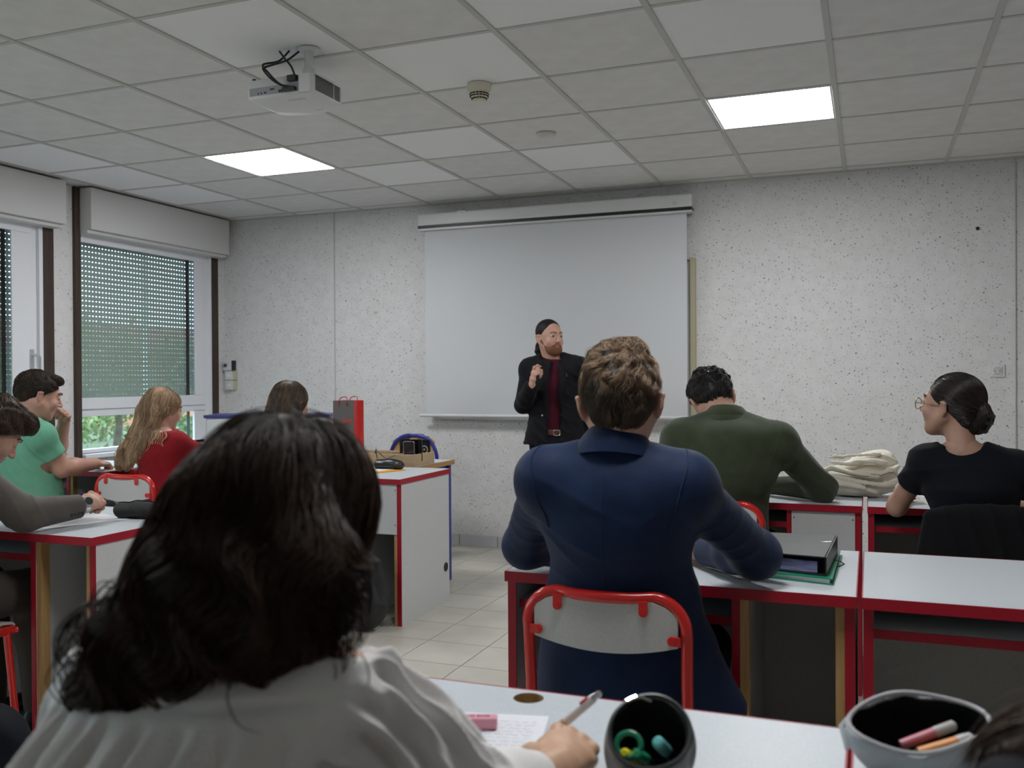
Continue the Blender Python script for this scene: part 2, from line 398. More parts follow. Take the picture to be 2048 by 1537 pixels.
# ================================================================= FURNITURE
ZT = .757
def desk(x0, x1, y0, label, door=None, hole=None, group='grey laminate school desks with red edges', side_hole=False):
    y1 = y0+.61
    t = thing('school_desk', label, 'desk', ((x0+x1)/2, y0, 0), group=group)
    top = MB()
    if hole:
        hx, hy, r = hole; n = 32; ring = [(hx+r*math.cos(2*PI*k/n), hy+r*math.sin(2*PI*k/n)) for k in range(n)]
        s = .036; sq = []
        for k in range(n):
            a = 2*PI*k/n; c, d = math.cos(a), math.sin(a); q = s/max(abs(c), abs(d)); sq.append((hx+c*q, hy+d*q))
        for z, in ((ZT,), (ZT-.026,)):
            for k in range(n):
                l = (k+1) % n; top.poly([(*ring[k], z), (*sq[k], z), (*sq[l], z), (*ring[l], z)])
            for a in ((x0+.003, hx-s, y0+.003, y1-.003), (hx+s, x1-.003, y0+.003, y1-.003), (hx-s, hx+s, y0+.003, hy-s), (hx-s, hx+s, hy+s, y1-.003)):
                top.poly([(a[0], a[2], z), (a[1], a[2], z), (a[1], a[3], z), (a[0], a[3], z)])
        for k in range(n):
            l = (k+1) % n; top.poly([(*ring[k], ZT), (*ring[l], ZT), (*ring[l], ZT-.026), (*ring[k], ZT-.026)], 1)
        tp = top.build('tabletop', [M['laminate'], M['pine']], t)
    else:
        tp = top.box(x0+.003, x1-.003, y0+.003, y1-.003, ZT-.026, ZT).build('tabletop', M['laminate'], t)
    b = MB()
    b.box(x0, x1, y0, y0+.003, ZT-.027, ZT+.0003); b.box(x0, x1, y1-.003, y1, ZT-.027, ZT+.0003)
    b.box(x0, x0+.003, y0+.003, y1-.003, ZT-.027, ZT+.0003); b.box(x1-.003, x1, y0+.003, y1-.003, ZT-.027, ZT+.0003)
    b.build('edge_band', M['red'], tp)
    xd = x1-.288
    zb = ZT-.0265
    for k, (a, w) in enumerate(((x0+.003, .022), (xd, .018), (x1-.027, .022))):
        p = MB().box(a, a+w, y0+.022, y1-.012, 0, zb).build('side_panel', M['lamside'], t)
        MB().box(a-.0006, a+w+.0006, y0+.018, y0+.022, 0, zb).build('edge_strip', M['red'], p)
        if k == 2 and side_hole:
            MB().lathe((a+w, y0+.55, .205), [(.026, 0), (.026, .002), (.021, .002), (.021, .0005)], 24, 'x').build('cable_grommet', M['black'], p)
    s = MB().box(x0+.0255, xd-.001, y0+.05, y1-.04, .655, .673).build('shelf', M['lamside'], t)
    MB().box(x0+.0255, xd-.001, y0+.046, y0+.05, .653, .675).build('edge_strip', M['red'], s)
    MB().box(x0+.0255, xd-.001, y1-.04, y1-.024, .10, zb).build('back_panel', M['backshade'], t)
    MB().box(xd+.0185, x1-.0275, y1-.04, y1-.024, .05, zb).build('back_panel', M['backshade'], t)
    for a in (xd+.0186, x1-.0276-.021):
        MB().box(a, a+.021, y0+.024, y0+.06, .0, zb).build('wooden_strut', M['pine'], t, bevel=.001)
    if door:
        z0 = .47 if door == 'upper' else .06
        d = MB().box(xd+.0186, x1-.0276, y0+.014, y0+.0235, z0, zb-.004).build('front_panel', M['lamside'], t, bevel=.001)
        sc = MB()
        for zz in (.70, .52):
            for xx in (x1-.036, xd+.028): sc.cyl((xx, y0+.015, zz), (xx, y0+.0125, zz), .003, n=10)
        sc.build('screws', M['black'], d, kind='stuff')
    return t
desk(-.91, -.03, .82, 'nearest desk with a round cable hole, under the white blouse student\'s papers', hole=(-.513, 1.392, .0245))
desk(-.025, .855, .82, 'nearest desk on the right, under the grey open pencil case')
desk(-.91, -.03, 2.29, 'desk where the blue suit man leans, black binder on it')
desk(-.02, .86, 2.29, 'empty desk with a red edged shelf, right of the blue suit man')
desk(-.91, -.03, 3.90, 'front row desk of the green sweater man', door='full')
desk(-.012, .868, 3.90, 'front row desk of the woman in the black t-shirt')
desk(.87, 1.75, 3.90, 'front row desk at the far right edge')
desk(-3.12, -2.24, 4.20, 'front row desk by the aisle, its white side panel with a round hole', door='upper', side_hole=True)
desk(-4.01, -3.13, 4.20, 'front row desk of the blonde in red')
desk(-4.90, -4.02, 4.02, 'front row desk of the student in green, by the windows')
desk(-3.25, -2.37, 2.32, 'desk of the student in the grey blazer, at the left edge')

def chair_proto(tube, board, rad=.075, w=.372, name='school_chair'):
    """faces +y, origin on the floor under the seat; seat .45, back .79"""
    t = thing(name, '', 'chair'); hw = w/2; r = .0135
    P = [(-hw, .02, .44), (-hw, -.165, .47), (-hw*.99, -.19, .56)]
    ztop = .778
    back = [(-hw, -.20, ztop-rad*1.3)]
    for k in range(0, 9):
        a = PI/2*k/8; back.append((-hw+rad*(1-math.cos(a)), -.205, ztop-rad*(1-math.sin(a))))
    mid = [(x*.6*hw, -.225+.012*abs(x), ztop-.002) for x in (-.6, 0, .6)]
    full = P+back+mid+[(-x, y, z) for x, y, z in reversed(back)]+[(-x, y, z) for x, y, z in reversed(P)]
    sp = []
    for q in full: sp.append(q)
    MB().tube(bez(sp, 3), r, 12).build('back_frame', tube, t, smooth=True, world=False)
    def bd(z0, z1, n=12):
        b = MB(); hi = hw-.018
        for s in (0, 1):
            for j in (0, 1):
                for k in range(n+1):
                    x = -hi+2*hi*k/n; u = x/hi
                    y = -.214-.012*(1-u*u)+(.009 if s else 0)
                    if j: z = z1-(0 if abs(u) < .75 else (abs(u)-.75)/.25*.028)
                    else: z = z0-.022*(1-u*u)
                    b.v.append((x, y, z))
        m_ = n+1
        for k in range(n):
            for s in (0, 1):
                o_ = s*2*m_; b.f.append((o_+k, o_+k+1, o_+m_+k+1, o_+m_+k)); b.m.append(0)
            b.f.append((k, k+1, 2*m_+k+1, 2*m_+k)); b.m.append(0); b.f.append((m_+k, m_+k+1, 3*m_+k+1, 3*m_+k)); b.m.append(0)
        for k in (0, n): b.f.append((k, m_+k, 3*m_+k, 2*m_+k)); b.m.append(0)
        return b
    br = bd(.672, .770).build('backrest', board, t, smooth=True, world=False)
    for x, z in ((-hw*.58, .748), (hw*.5, .748), (-hw+.03, .688), (hw-.03, .688)):
        y = -.214-.012*(1-(x/hw)**2)-.001
        c = MB(); side = abs(x) > hw*.7
        c.cyl((x, y+.002, z), (x, y-.005, z), .0105, n=14)
        if side: c.obox((x+math.copysign(.008, x), y-.002, z), (.012, .0025, .0105))
        else: c.obox((x, y-.002, z+.012), (.0105, .0025, .014))
        tb = c.build('bracket_tab', tube, t, bevel=.001, world=False)
        MB().cyl((x, y-.004, z), (x, y-.0075, z), .005, n=10).build('rivet', tube, tb, world=False)
    s = MB(); pts = []
    n = 6; hs = hw-.012
    pr = [(-.18, .462), (-.10, .452), (.05, .452), (.15, .456), (.19, .448), (.20, .438)]
    for lay in (0, .009):
        for (y, z) in pr:
            for k in range(n+1): s.v.append((-hs+2*hs*k/n, y, z+lay-.004*(1-(2*k/n-1)**2)))
    R_ = len(pr); q = n+1
    for a in range(R_-1):
        for k in range(n):
            for l in (0, R_*q): s.f.append((l+a*q+k, l+a*q+k+1, l+(a+1)*q+k+1, l+(a+1)*q+k)); s.m.append(0)
    for a in range(R_-1):
        for k in (0, n): s.f.append((a*q+k, (a+1)*q+k, R_*q+(a+1)*q+k, R_*q+a*q+k)); s.m.append(0)
    for k in range(n):
        for a in (0, R_-1): s.f.append((a*q+k, a*q+k+1, R_*q+a*q+k+1, R_*q+a*q+k)); s.m.append(0)
    s.build('seat', board, t, smooth=True, world=False)
    f = MB().tube(bez([(-hw, -.17, .44), (-hw, .14, .435), (-hw+.02, .185, .435), (hw-.02, .185, .435), (hw, .14, .435), (hw, -.17, .44)], 4), r*.9, 10)
    f.build('seat_frame', tube, t, smooth=True, world=False)
    for sx in (-1, 1):
        for sy, ya, yb in ((-1, -.155, -.23), (1, .15, .19)):
            l = MB().tube([(sx*hw, ya, .44), (sx*(hw+.01), yb, .012)], r*.9, 10).build('leg', tube, t, smooth=True, world=False)
            MB().lathe((sx*(hw+.01), yb, 0), [(.012, 0), (.015, .004), (.015, .02), (.012, .024)], 12).build('rubber_foot', M['black'], l, world=False)
    return t
ch0 = chair_proto(M['redtube'], M['chairwood']); ch0.location = (-.565, 2.245, 0)
ch0['label'] = 'red tube school chair with a grey backrest, under the blue suit man'; ch0['group'] = 'red tube school chairs'
for lab, x, y, rz in (('red tube school chair behind the blonde in red', -3.58, 3.93, .0),
                      ('red tube school chair behind the green sweater man', -.575, 3.86, 0),
                      ('red tube school chair under the grey blazer student', -2.86, 2.10, .1),
                      ('red tube school chair draped with a black jacket, under the black t-shirt woman', .38, 3.72, 0),
                      ('red tube school chair of the student in green', -4.22, 3.58, 0),
                      ('red tube school chair of the brown haired student by the aisle desk', -2.83, 3.93, 0),
                      ('red tube school chair of the white blouse student, nearest to us', -.62, .62, 0),
                      ('red tube school chair of the student at the bottom right corner', .33, .72, 0)):
    c = copy_tree(ch0, (x, y, 0), rz); c['label'] = lab
tc_ = chair_proto(M['blue'], M['woodedge'], rad=.15, name='teacher_chair'); tc_.location = (-3.06, 5.74, .075); tc_.rotation_euler = (0, 0, PI)
tc_['label'] = 'blue framed wooden chair behind the teacher\'s desk'
tc_.location.z = 0; tc_.scale = (1, 1, 1.11)

# teacher's desk ------------------------------------------------------
t = thing('teacher_desk', 'teacher\'s desk with blue legs and wooden edges near the front wall', 'desk', (-2.97, 5.1, 0))
tp = MB().box(-3.44, -2.472, 4.858, 5.342, ZT-.028, ZT).build('tabletop', M['laminate'], t)
b = MB(); b.box(-3.45, -2.462, 4.85, 4.858, ZT-.028, ZT); b.box(-3.45, -2.462, 5.342, 5.35, ZT-.028, ZT); b.box(-3.45, -3.44, 4.858, 5.342, ZT-.028, ZT); b.box(-2.472, -2.462, 4.858, 5.342, ZT-.028, ZT)
b.build('edge_band', M['woodedge'], tp)
MB().box(-3.42, -2.49, 4.88, 4.90, .66, ZT-.0285).build('frame_rail', M['blue'], t); MB().box(-3.42, -2.49, 5.30, 5.32, .66, ZT-.0285).build('frame_rail', M['blue'], t)
MB().box(-2.51, -2.49, 4.90, 5.30, .66, ZT-.0285).build('frame_rail', M['blue'], t)
for x in (-3.425, -2.49):
    for y in (4.89, 5.31): MB().box(x-.015, x+.015, y-.015, y+.015, 0, ZT-.0285).build('leg', M['blue'], t, bevel=.003)
# blue topped cabinet --------------------------------------------------
A = Vector((-4.36, 5.28, 0)); B = Vector((-3.56, 5.64, 0)); d = (B-A).normalized(); nn = Vector((-d.y, d.x, 0))
t = thing('low_cabinet', 'white cabinet with a blue top edge by the window corner', 'cabinet', A)
def slab(a, b_, d0, d1, z0, z1): return MB().quadbox([a+nn*d0+Vector((0, 0, z0)), b_+nn*d0+Vector((0, 0, z0)), b_+nn*d1+Vector((0, 0, z0)), a+nn*d1+Vector((0, 0, z0)), a+nn*d0+Vector((0, 0, z1)), b_+nn*d0+Vector((0, 0, z1)), b_+nn*d1+Vector((0, 0, z1)), a+nn*d1+Vector((0, 0, z1))])
slab(A, B, -.012, .36, 1.005, 1.025).build('top', M['bluedk'], t, bevel=.002)
slab(A+d*.012, B-d*.012, 0, .35, .0, 1.004).build('carcass', M['lamside'], t, bevel=.002)
slab(A+d*.02, (A+B)/2-d*.002, -.009, -.0005, .06, .995).build('door', M['lamside'], t, bevel=.002)
slab((A+B)/2+d*.002, B-d*.02, -.009, -.0005, .06, .995).build('door', M['lamside'], t, bevel=.002)

# projection screen ---------------------------------------------------
t = thing('projection_screen', 'white pull-down projection screen in a white case on the front wall', 'projection screen', (-2.16, 6.36, 1))
cs = MB().box(-3.205, -1.125, 6.315, 6.41, 2.432, 2.522).build('case', M['case'], t, bevel=.012)
MB().box(-3.203, -1.127, 6.318, 6.405, 2.412, 2.4315).build('slot_strip', M['black'], cs)
MB().box(-3.203, -1.127, 6.322, 6.40, 2.398, 2.4115).build('lower_lip', M['case'], cs)
MB().lathe((-1.241, 6.3155, 2.462), [(.002, .001), (.016, 0), (.016, -.003), (.012, -.003)], 20, 'y').build('badge', M['alu'], cs)
MB().box(-3.165, -1.168, 6.357, 6.3595, 1.0, 2.40).build('screen_cloth', M['screen'], t)
MB().tube([(-3.212, 6.358, .992), (-1.135, 6.358, .992)], .012, 16).build('bottom_rail', M['case'], t, smooth=True)
for x in (-2.86, -1.40):
    MB().box(x-.035, x+.035, 6.36, 6.449, 2.522, 2.536).build('wall_bracket', M['alu'], t, bevel=.002)
t = thing('whiteboard', 'beige framed board hidden behind the projection screen', 'board', (-2.15, 6.42, 1))
MB().box(-3.10, -1.155, 6.425, 6.447, 1.0, 2.08).build('board_surface', M['lamside'], t)
MB().box(-1.154, -1.120, 6.385, 6.447, .985, 2.095).build('side_frame', M['beige'], t, bevel=.004)
MB().box(-3.13, -3.101, 6.405, 6.447, .985, 2.095).build('side_frame', M['beige'], t, bevel=.004)
MB().box(-3.1, -1.155, 6.40, 6.447, 2.081, 2.097).build('top_rail', M['alu'], t)
MB().box(-3.1, -1.12, 6.375, 6.447, .967, .984).build('pen_tray', M['alu'], t)
# projector -----------------------------------------------------------
px0, px1, py0, py1, pz0, pz1 = -2.37, -2.06, 3.15, 3.40, 2.412, 2.492
t = thing('projector', 'white video projector hanging from the ceiling on a short mount', 'projector', ((px0+px1)/2, (py0+py1)/2, H))
body = MB()
n = 10; front = [(px0+(px1-px0)*k/n, py1-.02+.045*math.sin(PI*k/n)) for k in range(n+1)]
poly = [(px0+.006, py0), (px0, py0+.008)]+[(px0, py1-.03)]+front[1:-1]+[(px1, py1-.03), (px1, py0+.006), (px1-.006, py0)]
# body in three layers: bottom shell is chamfered
pc = Vector(((px0+px1)/2, (py0+py1)/2, 0))
def layer(s, z): return [(pc.x+(x-pc.x)*s, pc.y+(y-pc.y)*s, z) for x, y in poly]
rings = [layer(.86, pz0-.006), layer(.975, pz0+.002), layer(1, pz0+.012), layer(1, pz1-.008), layer(.97, pz1)]
np_ = len(poly)
for r_ in rings: body.v += r_
for a in range(len(rings)-1):
    for k in range(np_):
        l = (k+1) % np_; body.f.append((a*np_+k, a*np_+l, (a+1)*np_+l, (a+1)*np_+k)); body.m.append(0)
body.f.append(tuple(range(np_-1, -1, -1))); body.f.append(tuple((len(rings)-1)*np_+k for k in range(np_))); body.m += [0, 0]
bd_ = body.build('body', M['white'], t, smooth=True)
MB().box(px0+.012, px1-.062, py0-.0012, py0+.004, pz0+.014, pz0+.046).build('port_panel', mat('port_panel', (.33, .335, .36), .5), bd_)
po = MB()
for k, (x, r_) in enumerate(((.055, .0035), (.07, .0035))): po.cyl((px0+x, py0-.001, pz0+.022), (px0+x, py0-.003, pz0+.022), r_, n=10)
po.box(px0+.083, px0+.093, py0-.003, py0, pz0+.020, pz0+.026); po.box(px0+.112, px0+.132, py0-.003, py0, pz0+.030, pz0+.036)
po.box(px0+.155, px0+.185, py0-.006, py0, pz0+.016, pz0+.026)
po.build('sockets', M['black'], bd_, kind='stuff')
MB().box(px1-.058, px1-.004, py0-.010, py0+.002, pz0+.004, pz1-.004).build('lamp_cover', M['white'], bd_, bevel=.003)
gr = MB()
for k in range(13):
    z = pz0+.016+k*.0047
    gr.box(px1-.0005, px1+.0012, py0+.022, py0+.155, z, z+.0024); gr.box(px1-.0005, px1+.0012, py0+.162, py0+.205, z, z+.0024)
gr.build('vent_grille', M['blackm'], bd_, kind='stuff')
MB().box(px0+.17, px0+.25, py0+.03, py0+.055, pz0-.0068, pz0-.006).build('info_sticker', mat('sticker', (.6, .58, .6), .5), bd_)
MB().box(px0+.20, px0+.235, py1-.055, py1-.045, pz0-.0068, pz0-.006).build('logo_plate', M['alu'], bd_)
for x in (px0+.02,): MB().cyl((x, py0+.02, pz1), (x, py0+.02, pz1+.01), .008, n=12).build('foot', M['black'], bd_)
MB().box(-2.20, -2.06, 3.17, 3.31, pz1-.002, pz1+.008).build('mount_plate', M['white'], t, bevel=.002)
MB().lathe((-2.12, 3.22, pz1+.008), [(.026, 0), (.026, .03), (.018, .034), (.018, H-pz1-.02), (.045, H-pz1-.018), (.045, H-pz1-.009)], 20).build('mount_pole', M['white'], t, smooth=True)
for k, P in enumerate(([(-2.20, 3.20, H-.003), (-2.23, 3.17, H-.05), (-2.27, 3.12, H-.075), (-2.24, 3.11, 2.50), (-2.19, 3.12, 2.45), (-2.14, 3.142, 2.437)],
                      [(-2.14, 3.18, H-.02), (-2.18, 3.15, H-.06), (-2.25, 3.12, H-.085), (-2.255, 3.10, 2.51), (-2.21, 3.11, 2.46), (-2.15, 3.14, 2.43)],
                      [(-2.24, 3.19, H-.003), (-2.2, 3.17, H-.045), (-2.15, 3.14, 2.52), (-2.135, 3.145, 2.478)])):
    MB().tube(bez(P, 6), .0042, 8).build('cable', M['black'], t, smooth=True)
MB().box(-2.165, -2.125, 3.128, 3.149, 2.462, 2.486).build('power_plug', M['black'], t, bevel=.003)
MB().box(-2.19, -2.13, 3.128, 3.1475, 2.425, 2.440).build('video_plug', M['black'], t, bevel=.003)
# detectors -----------------------------------------------------------
c_ = (-1.66, 3.90, H)
t = thing('smoke_detector', 'cream smoke detector with dark vents on the ceiling', 'smoke detector', c_)
MB().lathe((c_[0], c_[1], H-.078), [(.022, .0), (.030, .003), (.034, .018), (.040, .022), (.043, .040), (.048, .044), (.053, .052), (.055, .079)][:], 32).build('housing', M['cream'], t, smooth=True)
for k, (z, r_) in enumerate(((.012, .0335), (.023, .041), (.033, .0425))):
    g = MB()
    for a in range(16):
        a0 = 2*PI*a/16+.04; a1 = a0+2*PI/16-.09
        P = [(c_[0]+r_*math.cos(q), c_[1]+r_*math.sin(q), H-.078+z) for q in (a0, (a0+a1)/2, a1)]
        g.tube(P, .0028, 5)
    g.build('vent_ring', M['blackm'], t, kind='stuff')
c_ = (-1.655, 4.82, H)
t = thing('motion_sensor', 'small round white motion sensor on the ceiling', 'sensor', c_)
MB().lathe((c_[0], c_[1], H-.012), [(.05, 0), (.056, .004), (.056, .013)], 32).build('base', M['cream'], t, smooth=True)
MB().lathe((c_[0], c_[1], H-.034), [(.004, 0), (.022, .003), (.034, .010), (.040, .022)], 24).build('lens', M['white'], t, smooth=True)
# wall things ---------------------------------------------------------
t = thing('thermostat', 'white thermostat box with a dark knob, top of the stack by the window', 'thermostat', (-5.04, YF, 1.39))
MB().box(-5.085, -5.0, 6.40, YF, 1.352, 1.435).build('housing', M['white'], t, bevel=.004)
MB().box(-5.0, -4.988, 6.405, YF, 1.352, 1.435).build('side_cover', M['black'], t)
MB().lathe((-5.055, 6.40, 1.395), [(.014, 0), (.014, -.012), (.011, -.014)], 16, 'y').build('dial', mat('dial', (.06, .05, .10), .4), t, smooth=True)
for k, lab in enumerate(('upper white push switch under the thermostat', 'lower white push switch under the thermostat')):
    z0 = 1.272-k*.082
    t = thing('wall_switch', lab, 'switch', (-5.04, YF, z0), group='white push switches by the window')
    MB().box(-5.073, -5.003, 6.41, YF, z0, z0+.078).build('housing', M['white'], t, bevel=.003)
    MB().box(-5.053, -5.023, 6.406, 6.4105, z0+.024, z0+.054).build('button', M['pvc'], t, bevel=.001)
    MB().box(-5.0025, -4.975, 6.43, YF, z0, z0+.078).build('side_cover', M['yellowed'], t)
t = thing('power_socket', 'white square wall socket on the front wall at the right', 'socket', (.735, YF, 1.3))
MB().box(.695, .777, 6.44, YF, 1.262, 1.342).build('plate', M['white'], t, bevel=.003)
MB().box(.71, .762, 6.434, 6.4405, 1.277, 1.327).build('insert', M['white'], t, bevel=.003)
MB().lathe((.736, 6.4345, 1.302), [(.021, 0), (.021, -.0015), (.018, -.0015), (.018, .0)], 24, 'y').build('recess', mat('recess', (.30, .29, .25), .6), t)
MB().cyl((.736, 6.434, 1.312), (.736, 6.424, 1.312), .0025, n=8).build('earth_pin', M['chrome'], t)
hl = MB()
for x in (-.01, .01): hl.cyl((.736+x, 6.4345, 1.299), (.736+x, 6.431, 1.299), .003, n=10)
hl.build('socket_holes', M['black'], t, kind='stuff')

# ================================================================= THINGS ON THE DESKS
def rot2(P, c, a): ca, sa = math.cos(a), math.sin(a); return [(c[0]+x*ca-y*sa, c[1]+x*sa+y*ca, z) for x, y, z in P]
def sheet(name, label, cat, c, w, d, a, z=ZT, th=.0012, m='paper', group=None, lines=False):
    P = rot2([(-w/2, -d/2, z+.0004), (w/2, -d/2, z+.0004), (w/2, d/2, z+.0004), (-w/2, d/2, z+.0004)], c, a)
    t = thing(name, label, cat, (c[0], c[1], z), group=group)
    MB().prism(P, (0, 0, th)).build('sheet', M[m], t)
    if lines:
        l = MB(); rr = random.Random(3)
        for k in range(16):
            y = d/2-.03-k*.0125; x = -w/2+.02
            while x < w/2-.02:
                q = rr.uniform(.006, .02); x2 = min(x+q, w/2-.015)
                pts = [(x+(x2-x)*i/6, y+rr.uniform(-.0016, .0022), z+th+.0006) for i in range(7)]
                l.tube(rot2(pts, c, a), .00022, 3, cap=False); x = x2+.004
        l.build('handwriting', M['ink'], t, kind='stuff')
        g = MB()
        for k in range(36):
            y = d/2-.012-k*.008
            if y > -d/2: g.prism(rot2([(-w/2+.002, y, z+th+.0005), (w/2-.002, y, z+th+.0005), (w/2-.002, y+.0004, z+th+.0005), (-w/2+.002, y+.0004, z+th+.0005)], c, a), (0, 0, .0001))
        g.build('ruled_lines', mat('ruling', (.55, .6, .75), .8), t, kind='stuff')
    return t
sheet('paper_sheet', 'handwritten sheet of ruled paper under the pen of the white blouse student', 'paper', (-.525, 1.155), .21, .297, .22, lines=True)
# pink highlighter
t = thing('highlighter', 'flat pastel pink highlighter lying on the handwritten sheet', 'highlighter', (-.545, 1.235, ZT+.003))
P = rot2([(-.045, -.011, ZT+.0024), (.045, -.011, ZT+.0024), (.045, .011, ZT+.0024), (-.045, .011, ZT+.0024)], (-.553, 1.238), .33)
MB().prism(P, (0, 0, .0165)).build('barrel', mat('pastel_pink', (.70, .30, .38), .4), t, bevel=.003)
def text(s, name, m, loc, rot, size, parent, ext=.0002):
    cu = bpy.data.curves.new(name, 'FONT'); cu.body = s; cu.size = size; cu.align_x = 'CENTER'; cu.align_y = 'CENTER'; cu.extrude = ext
    tmp = bpy.data.objects.new(name, cu); COL.objects.link(tmp); tmp.location = loc; tmp.rotation_euler = rot
    bpy.context.view_layer.update(); dg = bpy.context.evaluated_depsgraph_get()
    me = bpy.data.meshes.new_from_object(tmp.evaluated_get(dg)); me.transform(tmp.matrix_world)
    bpy.data.objects.remove(tmp); me.materials.clear(); me.materials.append(m)
    return link(name, me, parent)
text('STABILO BOSS', 'lettering', mat('purple_ink', (.16, .04, .12), .6), (-.5465, 1.2402, ZT+.0192), (0, 0, .33), .0085, t)
# binder and green folder
t = thing('folder', 'green elastic folder lying under the black binder', 'folder', (-.205, 2.6, ZT))
MB().prism([(-.32, 2.45, ZT+.001), (-.085, 2.40, ZT+.001), (-.075, 2.80, ZT+.001), (-.34, 2.81, ZT+.001)], (0, 0, .003)).build('back_cover', mat('green_card', (.01, .22, .12), .4), t)
MB().prism([(-.315, 2.455, ZT+.004), (-.095, 2.405, ZT+.004), (-.09, 2.79, ZT+.004), (-.338, 2.80, ZT+.004)], (0, 0, .009)).build('pages', M['paper'], t)
MB().prism([(-.32, 2.45, ZT+.013), (-.088, 2.40, ZT+.014), (-.08, 2.80, ZT+.014), (-.34, 2.81, ZT+.013)], (0, 0, .003)).build('front_cover', bpy.data.materials['green_card'], t)
MB().tube([(-.084, 2.62, ZT+.002), (-.066, 2.635, ZT+.010), (-.08, 2.64, ZT+.018), (-.10, 2.64, ZT+.0185)], .002, 6).build('elastic_band', M['black'], t)
t = thing('binder', 'black ring binder with worn edges on a green folder', 'binder', (-.205, 2.6, ZT+.018))
Z0 = ZT+.0178
MB().prism([(-.31, 2.47, Z0), (-.105, 2.42, Z0), (-.09, 2.76, Z0), (-.315, 2.78, Z0)], (0, 0, .003)).build('back_cover', M['black'], t)
MB().prism([(-.30, 2.478, Z0+.004), (-.125, 2.435, Z0+.004), (-.11, 2.745, Z0+.004), (-.305, 2.765, Z0+.004)], (0, 0, .028)).build('pages', mat('binder_pages', (.42, .42, .62), .6, col2=(.03, .03, .25), nscale=30, stretch=(1, 1, 60)), t)
MB().prism([(-.31, 2.47, Z0+.040), (-.107, 2.42, Z0+.045), (-.092, 2.76, Z0+.045), (-.315, 2.78, Z0+.040)], (0, 0, .003)).build('front_cover', mat('worn_black', (.035, .035, .036), .38, col2=(.055, .055, .055), nscale=9, stretch=(2, 9, 1)), t)
MB().prism([(-.105, 2.42, Z0+.003), (-.102, 2.42, Z0+.003), (-.087, 2.76, Z0+.003), (-.090, 2.76, Z0+.003)], (0, 0, .044)).build('spine', M['black'], t)
MB().tube([(-.155, 2.64, Z0+.0455), (-.125, 2.645, Z0+.0465), (-.1, 2.648, Z0+.0487)], .0009, 5).build('scratch', M['alu'], t)
# papers for the other writers
sheet('paper_sheet', 'white sheet under the hand of the grey blazer student', 'paper', (-2.71, 2.58), .21, .297, -.35)
sheet('notebook', 'white notebook under the arm of the student in green', 'notebook', (-4.10, 4.22), .22, .30, -.2, th=.006)
sheet('paper_sheet', 'white sheet before the blonde in red', 'paper', (-3.42, 4.42), .24, .30, .1)
sheet('folder', 'yellow orange folder on the aisle desk, under papers', 'folder', (-2.60, 4.53), .24, .31, -.35, th=.004, m='woodedge')
bpy.data.objects['folder.001'].children[0].data.materials[0] = mat('orange_card', (.80, .36, .02), .5)
sheet('paper_sheet', 'white paper on the yellow orange folder', 'paper', (-2.635, 4.55), .21, .29, -.3, z=ZT+.0045)
sheet('sticky_note', 'turquoise note on the papers of the aisle desk', 'note', (-2.66, 4.52), .05, .05, .2, z=ZT+.0065)
bpy.data.objects['sticky_note'].children[0].data.materials[0] = mat('turquoise', (.12, .42, .42), .6)
sheet('paper_sheet', 'white sheets before the woman in the black t-shirt', 'paper', (.31, 4.30), .21, .30, .5, th=.004)
sheet('magazine', 'grey printed booklet under the sheets by the black t-shirt woman', 'magazine', (.26, 4.14), .22, .2, .8, th=.002, m='chairwood')
sheet('folder', 'blue folder under the arm of the green sweater man', 'folder', (-.36, 4.33), .24, .30, .2, th=.006)
bpy.data.objects['folder.002'].children[0].data.materials[0] = mat('blue_card', (.03, .20, .50), .5)
# paper bag
t = thing('gift_bag', 'tall grey and red paper bag with red cord handles on the teacher\'s desk', 'bag', (-3.24, 5.22, ZT))
bx0, bx1, by0, by1, bh = -3.222, -3.068, 5.14, 5.262, .378
gm = mat('bag_grey', (.105, .10, .095), .55); rm = mat('bag_red', (.72, .015, .012), .3)
b = MB(); z0, z1 = ZT+.001, ZT+bh
b.poly([(bx0, by0, z0), (bx1, by0, z0), (bx1, by0, z1), (bx0, by0, z1)], 0); b.poly([(bx1, by1, z0), (bx0, by1, z0), (bx0, by1, z1), (bx1, by1, z1)], 0)
ym = (by0+by1)/2
for x, s in ((bx1, -1), (bx0, 1)):
    b.poly([(x, by0, z0), (x, ym, z0), (x+s*.012, ym, z1), (x, by0, z1)], 1); b.poly([(x, ym, z0), (x, by1, z0), (x, by1, z1), (x+s*.012, ym, z1)], 1)
b.poly([(bx0, by0, z0), (bx1, by0, z0), (bx1, ym, z0), (bx1, by1, z0), (bx0, by1, z0), (bx0, ym, z0)], 0)
bo = b.build('bag_body', [gm, rm], t)
md = bo.modifiers.new('thick', 'SOLIDIFY'); md.thickness = .0012
for y in (by0-.003, by1+.003):
    MB().tube(bez([(bx0+.045, y, z1-.035), (bx0+.045, y, z1-.005), (bx0+.055, y+.01, z1+.018), (bx0+.08, y+.015, z1+.024), (bx1-.055, y+.01, z1+.018), (bx1-.05, y, z1-.005), (bx1-.05, y, z1-.035)], 5), .003, 6).build('cord_handle', mat('red_cord', (.45, .01, .02), .7), t, smooth=True)
lm = mat('red_print', (.75, .03, .03), .5)
text('Dans', 'lettering', lm, (bx1-.045, by0-.0015, z1-.125), (PI/2, -.03, 0), .034, t)
for P_ in ([(-.115, -.147), (-.095, -.146), (-.07, -.138), (-.05, -.136)], [(-.085, -.166), (-.065, -.160), (-.045, -.150), (-.028, -.147)]):
    MB().tube(bez([(bx1+a, by0-.0014, z1+b) for a, b in P_], 4), .0042, 6, flat=.15).build('brush_stroke', lm, t)
